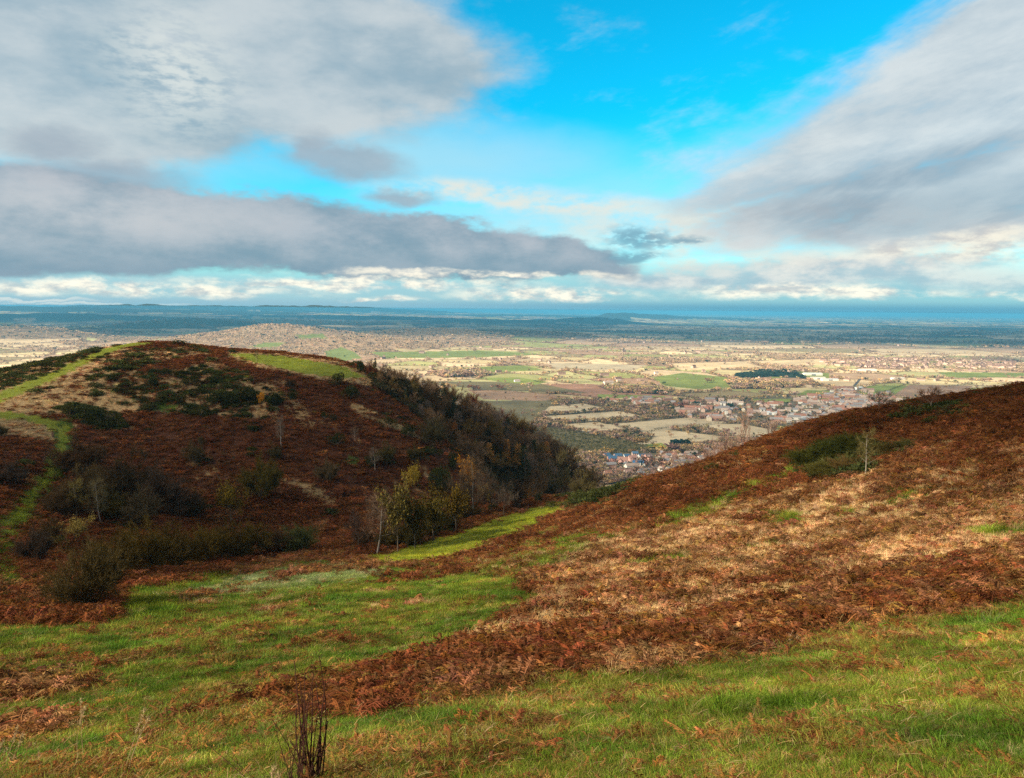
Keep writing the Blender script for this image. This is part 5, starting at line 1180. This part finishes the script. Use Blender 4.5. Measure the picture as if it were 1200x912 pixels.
hedge([(640, 471), (700, 471), (760, 477), (800, 482)], 5, HB, 'brown hedge behind the uppermost pale field')
hedge([(1030, 464), (1052, 456), (1066, 451)], 6, HD, 'dark hedge running away right of the town')
hedge([(1106, 456), (1140, 452), (1160, 451)], 6, HD, 'dark hedge far right of the town')
hedge([(500, 457.5), (560, 458.5), (640, 462), (690, 466)], 5, HB, 'brown hedge over the long brown field')
hedge([(625, 448), (640, 451), (700, 449.5)], 4, HD, 'thin dark hedge over the ploughed red field')
# --- evergreen block behind the lower village
def block(px, py, w_, h_, dp, c, label):
    R = np.random.default_rng(px); x, y = pix_plain(px, py); W = w_ * y / FPX; H = h_ * y / FPX; g = Geo(); wdm = Geo(); n = 2600
    p = np.stack([R.uniform(-.5, .5, n) * W, R.uniform(-.5, .5, n) * dp, R.uniform(0, 1, n) * H], -1)
    edge = 1 - .28 * np.clip(np.abs(p[:, 0]) / (W / 2) - .75, 0, 1) * 4 * .6; p[:, 2] *= edge * (1 + .06 * np.sin(p[:, 0] * .6))
    a = R.normal(0, 1, (n, 3)); a /= np.linalg.norm(a, axis=1)[:, None]; b = np.cross(a, R.normal(0, 1, (n, 3))); b /= np.linalg.norm(b, axis=1)[:, None]
    V = np.stack([p - a, p + b * .8, p + a, p - b * .8], 1).reshape(-1, 3); i = np.arange(n)[:, None] * 4
    g.add(V, i + np.array([[0, 1, 2, 3]]), np.repeat(R.uniform(.6, 1.4, (n, 1)) * np.ones((n, 3)), 4, 0))
    for k in range(6): tube(wdm, [((k - 2.5) * W / 7, 0, -.5), ((k - 2.5) * W / 7, 0, H * .7)], [.5, .2], 6, np.array([1, 1, 1]))
    r = bpy.data.objects.new('evergreen_hedge', None); link(r); r.location = (x, y, pz1(x, y)); tag(r, label, 'hedge')
    for nm, me, cc in (('trunk', wdm.mesh('trunk', m_bark), (.1, .07, .05)), ('crown', g.mesh('crown', m_twig), c)): o = bpy.data.objects.new(nm, me); link(o, r); o.color = (*cc, 1)
block(797, 524, 23, 9, 12, (.022, .05, .04), 'tall flat topped dark evergreen hedge above the lower village')

# ------------------------------------------------------------------ buildings
def hue_mat(name, rough=.8):
    m = bpy.data.materials.new(name); m.use_nodes = True; t = NT(m.node_tree); b = m.node_tree.nodes['Principled BSDF']; b.inputs['Roughness'].default_value = rough
    oi = t.add('ShaderNodeObjectInfo'); pos = t.add('ShaderNodeTexCoord').outputs['Object']
    n = t.noise(pos, 1.5, 4, .6)
    t.l.new(t.add('ShaderNodeHueSaturation', {'Value': t.m('ADD', t.m('MULTIPLY', n, .5), .75), 'Color': oi.outputs['Color']}).outputs[0], b.inputs['Base Color'])
    return m
m_wall, m_roof = hue_mat('render and brick'), hue_mat('roof tiles', .55)
m_win, t, b = mat('window glass'); b.inputs['Base Color'].default_value = (.03, .04, .05, 1); b.inputs['Roughness'].default_value = .1; b.inputs['Specular IOR Level'].default_value = .6
def bxm(g, x0, x1, y0, y1, z0, z1):
    V = [(x, y, z) for z in (z0, z1) for y in (y0, y1) for x in (x0, x1)]
    g.add(V, [(0, 2, 3, 1), (4, 5, 7, 6), (0, 1, 5, 4), (2, 6, 7, 3), (0, 4, 6, 2), (1, 3, 7, 5)], np.ones(3))
def house_meshes(L, W, H, RH, hip=0.0, wing=False, chim=1, flat=False):
    g = Geo(); bxm(g, -L / 2, L / 2, -W / 2, W / 2, -1, H)
    g.add([(-L / 2, -W / 2, H), (-L / 2, W / 2, H), (-L / 2 + hip, 0, H + RH), (L / 2, -W / 2, H), (L / 2, W / 2, H), (L / 2 - hip, 0, H + RH)], [(0, 2, 1), (3, 4, 5)], np.ones(3))
    if wing: bxm(g, -L * .5 + .3, -L * .1, -W / 2 - 3, -W / 2 + .2, -1, H * .9); g.add([(-L * .5 + .3, -W / 2 - 3, H * .9), (-L * .1, -W / 2 - 3, H * .9), (-L * .3 + .15, -W / 2 - 3, H * .9 + RH * .75)], [(0, 1, 2)], np.ones(3))
    wall = g.mesh('wall', m_wall)
    g = Geo(); o_ = .35; th_r = .25
    for s_ in (-1, 1):
        a = [(-L / 2 - o_, s_ * (W / 2 + o_), H - .25), (L / 2 + o_, s_ * (W / 2 + o_), H - .25), (L / 2 - hip + o_ * (hip == 0), 0, H + RH), (-L / 2 + hip - o_ * (hip == 0), 0, H + RH)]
        V = a + [(x, y, z + th_r) for x, y, z in a]; g.add(V, [(0, 1, 2, 3), (4, 7, 6, 5), (0, 4, 5, 1), (1, 5, 6, 2), (2, 6, 7, 3), (3, 7, 4, 0)], np.ones(3))
    if hip:
        for s_ in (-1, 1): g.add([(s_ * (L / 2 + o_), -W / 2 - o_, H - .2), (s_ * (L / 2 + o_), W / 2 + o_, H - .2), (s_ * (L / 2 - hip), 0, H + RH + .22)], [(0, 1, 2)], np.ones(3))
    if wing:
        xm = -L * .3 + .15; y0, y1 = -W / 2 - 3.3, -W * .1
        for xs in (-L * .5 + .05, -L * .1 + .25):
            a = [(xs, y0, H * .9 - .2), (xm, y0, H * .9 + RH * .75), (xm, y1, H * .9 + RH * .75), (xs, y1, H * .9 - .2)]
            V = a + [(x, y, z + .25) for x, y, z in a]; g.add(V, [(0, 1, 2, 3), (4, 7, 6, 5), (0, 4, 5, 1), (1, 5, 6, 2), (2, 6, 7, 3), (3, 7, 4, 0)], np.ones(3))
    roof = g.mesh('roof', m_roof)
    g = Geo()
    for k in range(chim): cx = (-1) ** k * L * .36; bxm(g, cx - .5, cx + .5, -.4, .4, H + RH * .6, H + RH + 1.2); bxm(g, cx - .18, cx + .18, -.18, .18, H + RH + 1.2, H + RH + 1.6)
    ch = g.mesh('chimney', m_wall) if chim else None
    wins = []
    for sy in (-1, 1):
        for zz in ((1.0, H - 1.9) if H > 4 else (1.0,)):
            for fx in (-.33, 0, .33):
                if wing and sy < 0 and fx < .05: continue
                gg = Geo(); bxm(gg, fx * L - .7, fx * L + .7, sy * (W / 2 + .03) - .05, sy * (W / 2 + .03) + .05, zz, zz + 1.3); wins.append(gg.mesh('window', m_win))
    return wall, roof, ch, wins
HP_ = [house_meshes(10, 7.5, 5.2, 3.0), house_meshes(9, 8, 5.0, 3.2, hip=3.5), house_meshes(12, 8, 5.2, 3.4, wing=True), house_meshes(22, 8, 5.4, 3.2, chim=2), house_meshes(13, 8.5, 2.9, 2.8)]
HTY = ['gabled', 'hipped', 'winged', 'terraced', 'low']
WCOL = [((.60, .44, .36), 'pale pink'), ((.42, .22, .16), 'red brick'), ((.78, .74, .68), 'white'), ((.62, .54, .42), 'cream'), ((.48, .33, .26), 'brown brick')]
RCOL = [((.26, .16, .13), 'brown roof'), ((.24, .23, .24), 'slate roof'), ((.40, .31, .26), 'pale roof'), ((.32, .15, .10), 'red roof')]
def house(x, y, rz, ty, wc, rc, label, group, wins=False, s=1.0, name='house'):
    r = bpy.data.objects.new(name, None); link(r); r.location = (x, y, pz1(x, y)); r.rotation_euler = (0, 0, rz); r.scale = (s, s, s); tag(r, label, 'house', group)
    wl, rf, ch, ws = HP_[ty]
    o = bpy.data.objects.new('wall', wl); link(o, r); o.color = (*wc, 1); ro = bpy.data.objects.new('roof', rf); link(ro, r); ro.color = (*rc, 1)
    if ch: c = bpy.data.objects.new('chimney', ch); link(c, ro); c.color = (.35, .18, .13, 1)
    if wins:
        for q in ws: link(bpy.data.objects.new('window', q), r)
# the blue-roofed group at the edge of the lower village
SKY_BLU = (.05, .13, .24)  # blue of the reflected sky, put into the roof colour
for i, (px, py, ty, s_, rz, wc, rc, lb) in enumerate([
    (711, 537.5, 0, 1.05, .5, (.62, .36, .30), SKY_BLU, 'pink house with a blue grey roof, leftmost of its estate'), (717, 541, 2, 1.05, .2, (.66, .36, .30), SKY_BLU, 'pink gable fronted house second from the left in the estate'),
    (724, 538, 2, 1.0, .3, (.72, .52, .46), SKY_BLU, 'pale pink house with blue roof at the back left of the estate'), (730, 543.5, 2, 1.15, -.2, (.74, .42, .36), (.35, .19, .15), 'pink house with a white gable at the front of the estate'),
    (734, 538, 0, .95, .4, (.80, .78, .74), SKY_BLU, 'white house with a blue roof in the middle of the estate'), (741, 540, 2, .95, .2, (.70, .44, .38), (.32, .18, .15), 'pink house with brown roof behind the long blue roof'),
    (749, 545.5, 3, .85, -.12, (.86, .84, .80), (.03, .12, .27), 'white house under the long deep blue roof'), (752, 538.5, 2, 1.0, .5, (.78, .74, .70), SKY_BLU, 'white gabled house at the back right of the estate'),
    (759, 539, 2, 1.1, .7, (.66, .36, .30), (.25, .17, .15), 'pink gabled house rightmost of the estate'), (744, 534.5, 0, .9, .1, (.72, .50, .44), (.06, .14, .24), 'small house at the very back of the estate')]):
    x, y = pix_plain(px, py); house(x, y, rz, ty, wc, rc, lb, 'blue roofed houses at the edge of the lower village', wins=True, s=s_ * 1.12)
def town(P, sx, sy, rot, nmax, seed, zone, group, s=1.0, wins=False, jit=2.5, fill=.85):
    R = np.random.default_rng(seed); W = np.array([pix_plain(*p) for p in P]); c, s_ = math.cos(rot), math.sin(rot); out = []
    x0, y0 = W.min(0); x1, y1 = W.max(0); cx, cy_ = (x0 + x1) / 2, (y0 + y1) / 2; D = max(x1 - x0, y1 - y0)
    for i in range(int(-D / sx), int(D / sx)):
        for j in range(int(-D / sy), int(D / sy)):
            bend = .25 * math.sin(i * .23) * sy
            u_, v_ = i * sx + R.uniform(-jit, jit), j * sy + R.uniform(-jit, jit) + bend
            x, y = cx + u_ * c - v_ * s_, cy_ + u_ * s_ + v_ * c
            if inpoly(np.array([x]), np.array([y]), W)[0] and R.random() < fill: out.append((x, y, rot + (math.pi / 2 if R.random() < .25 else 0) + R.normal(0, .08)))
    if not out: return
    A = np.array(out); v_ = seen_many(A[:, 0], A[:, 1], plain_z(A[:, 0], A[:, 1]) + 6); A = A[v_]
    if len(A) > nmax: A = A[R.permutation(len(A))[:nmax]]
    for x, y, rz in A:
        w_ = int(R.choice([0, 0, 1, 1, 2, 2, 3, 4])); q = int(R.integers(0, 4)); ty = int(R.choice([0, 0, 1, 2, 3, 3, 4])); px, py, _ = project(np.array([x]), np.array([y]), np.array([0.]))
        wcol = np.array(WCOL[w_][0]) * R.uniform(.85, 1.1); pz_ = zone(px[0], py[0])
        house(x, y, rz, ty, wcol, np.array(RCOL[q][0]) * R.uniform(.8, 1.2), '%s %s house with %s %s' % (HTY[ty], WCOL[w_][1], RCOL[q][1], pz_), group, wins, s)
    print(group, len(A))
town(town2, 15, 19, .35, 62, 1, lambda a, b: ('by the big round brown tree' if a < 775 else 'below the dark evergreen hedge' if a < 805 else 'against the bracken skyline') + (', nearer' if b > 543 else ', farther'), 'houses of the lower village', fill=.95)
town(town1, 16, 25, -.25, 205, 2, lambda a, b: 'in the ' + ('left' if a < 860 else 'middle' if a < 930 else 'right' if a < 990 else 'far right') + ' of the town' + (' by the school' if 900 < a < 960 and b > 485 else ', nearer rows' if b > 484 else ', farther rows'), 'houses of the town', s=1.25)
town(town4, 22, 45, .1, 18, 3, lambda a, b: 'in the hamlet' + (', far from the cedar' if a < 745 else ', towards the cedar'), 'houses of the hamlet', s=1.15)
# farms
for px, py, ty, wc, lb in [(606, 449, 4, (.8, .78, .72), 'small white farmhouse in the bright green field'), (769, 441, 0, (.82, .76, .66), 'white farmhouse at the corner of the large green field'), (713, 452, 3, (.8, .74, .64), 'long white farm left of the large green field'), (725, 450, 0, (.75, .55, .42), 'pink farmhouse beside the long white farm')]:
    x, y = pix_plain(px, py); house(x, y, .3, ty, wc, RCOL[2][0], lb, None, s=1.5)
# sheds, school, church
def shed(px, py, L, W, H, rz, wc, rc, label, name='shed', cat='building'):
    g = Geo(); bxm(g, -L / 2, L / 2, -W / 2, W / 2, -1, H); g.add([(-L / 2, -W / 2, H), (-L / 2, W / 2, H), (-L / 2, 0, H + W * .12), (L / 2, -W / 2, H), (L / 2, W / 2, H), (L / 2, 0, H + W * .12)], [(0, 2, 1), (3, 4, 5)], np.ones(3)); wl = g.mesh('wall', m_wall)
    g = Geo()
    for s_ in (-1, 1):
        a = [(-L / 2 - .5, s_ * (W / 2 + .5), H - .1), (L / 2 + .5, s_ * (W / 2 + .5), H - .1), (L / 2 + .5, 0, H + W * .12), (-L / 2 - .5, 0, H + W * .12)]; V = a + [(x, y, z + .3) for x, y, z in a]
        g.add(V, [(0, 1, 2, 3), (4, 7, 6, 5), (0, 4, 5, 1), (1, 5, 6, 2), (2, 6, 7, 3), (3, 7, 4, 0)], np.ones(3))
    rf = g.mesh('roof', m_roof); x, y = pix_plain(px, py)
    g = Geo(); bxm(g, -L * .12, L * .12, -W / 2 - .12, -W / 2 - .04, 0, H * .75); dr = g.mesh('door', m_wall)
    r = bpy.data.objects.new(name, None); link(r); r.location = (x, y, pz1(x, y)); r.rotation_euler = (0, 0, rz); tag(r, label, cat)
    for nm, me, cc in (('wall', wl, wc), ('roof', rf, rc), ('door', dr, (.25, .27, .3))): o = bpy.data.objects.new(nm, me); link(o, r); o.color = (*cc, 1)
WHT, PRF = (.86, .86, .84), (.62, .60, .56)
shed(902, 486, 30, 14, 7, -.15, WHT, (.55, .62, .66), 'white hall with a pale blue roof in the middle of the town', 'hall')
shed(919, 491, 26, 16, 5, .1, (.75, .68, .58), PRF, 'left wing of the pale roofed school', 'school'); shed(934, 489.5, 44, 20, 6, -.1, (.72, .6, .5), (.50, .47, .42), 'main block of the pale roofed school', 'school')
shed(950, 493, 40, 24, 6, -.5, (.6, .5, .45), (.42, .42, .42), 'grey roofed hall right of the school', 'hall'); shed(961, 497.5, 34, 14, 5, .1, (.7, .75, .75), (.48, .60, .66), 'low building with a long light blue roof by the skyline', 'hall')
shed(958, 446.5, 52, 20, 6, .1, WHT, (.70, .62, .56), 'white warehouse beyond the town, nearer of two', 'warehouse'); shed(972, 448, 60, 18, 5, .1, WHT, (.6, .6, .6), 'long grey white warehouse beside the nearer white one', 'warehouse')
shed(952, 442, 70, 24, 7, .05, (.8, .78, .72), (.74, .72, .68), 'long pale warehouse above the poplar trees', 'warehouse'); shed(1005, 458, 36, 18, 6, .6, WHT, (.70, .68, .66), 'white shed beside the road out of the town', 'warehouse')
shed(1016, 437, 70, 22, 6, 0, (.8, .76, .7), (.72, .70, .66), 'pale barn in the fields beyond the warehouses', 'barn'); shed(1052, 447, 50, 18, 6, .2, (.8, .76, .7), (.66, .6, .52), 'tan barn right of the road beyond the town', 'barn')
g = Geo(); bxm(g, -3, 3, -3, 3, -1, 15); tw = g.mesh('tower', m_wall); g = Geo(); g.add([(-3.2, -3.2, 15), (3.2, -3.2, 15), (3.2, 3.2, 15), (-3.2, 3.2, 15), (0, 0, 18.5)], [(0, 1, 4), (1, 2, 4), (2, 3, 4), (3, 0, 4)], np.ones(3)); sp = g.mesh('tower_roof', m_roof)
x, y = pix_plain(851, 489); r = bpy.data.objects.new('church', None); link(r); r.location = (x, y, pz1(x, y)); tag(r, 'church with a pale square tower at the left end of the town', 'church')
for nm, me, cc, lx in (('tower', tw, (.8, .76, .68), 0), ('tower_roof', sp, (.3, .25, .22), 0), ('nave', HP_[3][0], (.7, .62, .52), 14), ('nave_roof', HP_[3][1], (.2, .15, .13), 14)): o = bpy.data.objects.new(nm, me); link(o, r); o.color = (*cc, 1); o.location = (lx, 0, 0)
# the far village: too many and too small to tell apart
W3 = np.array([pix_plain(*p) for p in town3]); n = 420; qx = ER.uniform(W3[:, 0].min(), W3[:, 0].max(), n); qy = ER.uniform(W3[:, 1].min(), W3[:, 1].max(), n); k = inpoly(qx, qy, W3); qx, qy = qx[k], qy[k]; n = len(qx)
ms = []
for ty in (0, 3):
    g = Geo()
    for me, cc in ((HP_[ty][0], (.75, .55, .45)), (HP_[ty][1], (.35, .22, .17))):
        V = np.empty(len(me.vertices) * 3, np.float32); me.vertices.foreach_get('co', V); base = g.n
        k3 = [tuple(p.vertices) for p in me.polygons if len(p.vertices) == 3]; k4 = [tuple(p.vertices) for p in me.polygons if len(p.vertices) == 4]; g.add(V.reshape(-1, 3), np.array(k4), np.array(cc))
        if k3: g.f.append(np.array(k3) + base)
    ms.append(g.mesh('far house', m_cover))
scatter('distant_houses', np.stack([qx, qy, plain_z(qx, qy)], -1), np.stack([np.zeros(n), np.zeros(n), ER.uniform(0, 3.1, n)], -1), np.ones((n, 3)) * 1.3, np.ones((n, 3)) * ER.uniform(.7, 1.2, (n, 1)), ER.integers(0, 2, n), ms, 'sunlit houses of a far village on the plain')
# scattered white farms far out
n = 110; qr = 1 / (1 / 2600. + ER.uniform(0, 1, n) * (1 / 14000. - 1 / 2600.)); qa = np.radians(ER.uniform(-34, 34, n)); qx, qy = qr * np.sin(qa), qr * np.cos(qa)
scatter('distant_farms', np.stack([qx, qy, plain_z(qx, qy)], -1), np.stack([np.zeros(n), np.zeros(n), ER.uniform(0, 3.1, n)], -1), np.ones((n, 3)) * ER.uniform(1.0, 1.5, (n, 1)), np.ones((n, 3)) * .85, ER.integers(0, 2, n), ms, 'pale farm buildings dotted over the far plain')
# the road out of the town
def road(pts, wd, name, kind='structure'):
    W = np.array([pix_plain(*p) for p in pts]); Q = []
    for a, b in zip(W[:-1], W[1:]):
        for t_ in np.linspace(0, 1, 24, endpoint=False): Q.append(a + (b - a) * t_)
    Q.append(W[-1]); Q = np.array(Q); T = np.gradient(Q, axis=0); T /= np.linalg.norm(T, axis=1)[:, None]; N = np.stack([-T[:, 1], T[:, 0]], -1) * wd / 2
    V = np.concatenate([np.concatenate([Q - N, Q + N]), ], 0); V = np.concatenate([V, (plain_z(V[:, 0], V[:, 1]) + .35)[:, None]], 1); m_ = len(Q); i = np.arange(m_ - 1)
    me = npmesh(name, V, np.stack([i, i + 1, m_ + i + 1, m_ + i], -1), [m_road]); tag(link(bpy.data.objects.new(name, me)), kind=kind)
m_road, t, b = mat('asphalt'); b.inputs['Base Color'].default_value = (.10, .095, .09, 1)
road([(985, 470), (994, 462), (1003, 452), (1008, 446)], 9, 'road'); road([(705, 556), (740, 549), (790, 545), (850, 535)], 6, 'road'); road([(800, 480), (870, 481), (930, 478), (985, 470), (1030, 478)], 7, 'road')
# ------------------------------------------------------------------ dead stems close to the camera
m_stem = solid('dead stems', (.055, .026, .02), .2, .0); m_pale = solid('dead straw', (.42, .31, .17), .2, .3)
for m_ in (m_stem, m_pale): pass
SR = np.random.default_rng(33)
def near_pt(px, py): return hit(px, py, d0=2.0)
def stems(px0, py0, tops, rad, label, name, part, m, seed_heads=False):
    x, y, z = near_pt(px0, min(py0, 1000)); r = bpy.data.objects.new(name, None); link(r); r.location = (x, y, z); tag(r, label, 'plant')
    R = SR
    for k, (tpx_, tpy_) in enumerate(tops):
        g = Geo(); bx_, by_ = R.normal(0, .06, 2); v = ray(float(tpx_), float(tpy_)); dy = y + R.uniform(-.12, .12); v = v / v[1] * dy
        top = np.array([v[0] - x, dy - y, v[2] + CAMZ - z]); n = 7; tt = np.linspace(0, 1, n)
        base = np.array([bx_, by_, -.05]); bow = R.normal(0, .03, 3); bow[2] = 0
        P = base + (top - base) * tt[:, None] + bow * np.sin(tt * 3.14)[:, None]
        tube(g, P, rad * (1 - .6 * tt) * R.uniform(.7, 1.2), 5, np.ones(3) * R.uniform(.7, 1.3))
        if not seed_heads:
            for q in range(9):
                f = R.uniform(.25, .95); p = np.array([np.interp(f, tt, P[:, j]) for j in range(3)]); d = np.array([R.normal(0, .5), R.normal(0, .5), 1.]); d /= np.linalg.norm(d)
                tube(g, [p, p + d * .035, p + d * .07 + R.normal(0, .008, 3)], [rad * .3, rad * .25, rad * .1], 3, np.ones(3))
        else:
            ns = 70; f = R.uniform(.68, 1.02, ns); p = np.stack([np.interp(f, tt, P[:, j]) for j in range(3)], -1); p += (top - P[-2])[None] * np.clip(f - 1, 0, 1)[:, None]
            d = R.normal(0, .6, (ns, 3)) + np.array([0, 0, .9]); d /= np.linalg.norm(d, axis=1)[:, None]
            ribbons(g, p, d, R.uniform(.02, .06, ns), .0036, R, np.ones((ns, 3)) * R.uniform(.8, 1.4, (ns, 1)))
        o = bpy.data.objects.new(part, g.mesh(part, m)); link(o, r)
m_stem.node_tree  # colours come from the base value
tops = [(345, 775), (352, 800), (357, 792), (347, 830), (362, 812), (366, 806), (370, 800), (374, 768), (377, 830), (381, 800), (372, 840), (365, 850), (384, 845), (355, 850), (360, 835), (350, 860), (376, 855), (388, 868), (340, 868), (368, 790)]
stems(362, 925, tops, .009, 'clump of bare dark brown upright stems at the bottom edge', 'dead_willowherb', 'stem', m_stem)
stems(352, 935, [(318, 842), (322, 848), (335, 860), (328, 875)], .0045, 'thin dark stems leaning left out of the stem clump', 'leaning_stems', 'stem', m_stem)
stems(330, 940, [(238, 868), (262, 880)], .004, 'long grey stem bent low over the grass at the bottom', 'bent_stem', 'stem', m_stem)
for i, (bx, by, tx2, ty2, lb) in enumerate([(4, 905, 21, 852, 'bleached grass stalk at the left edge'), (-4, 900, 4, 868, 'short bleached stalks cut by the left edge'), (92, 897, 95, 820, 'tall straight dead stalk standing on the left grass'), (145, 915, 170, 832, 'tall bleached stalk leaning right, with a feathery head'), (176, 868, 178, 862, 'tiny pale stalk in the green band'), (320, 930, 322, 900, 'short pale grass stalk beside the dark stems')]):
    stems(bx, by, [(tx2, ty2), (tx2 + 5, ty2 + 9)], .005, lb, 'dead_stalk', 'stalk', m_pale, True)
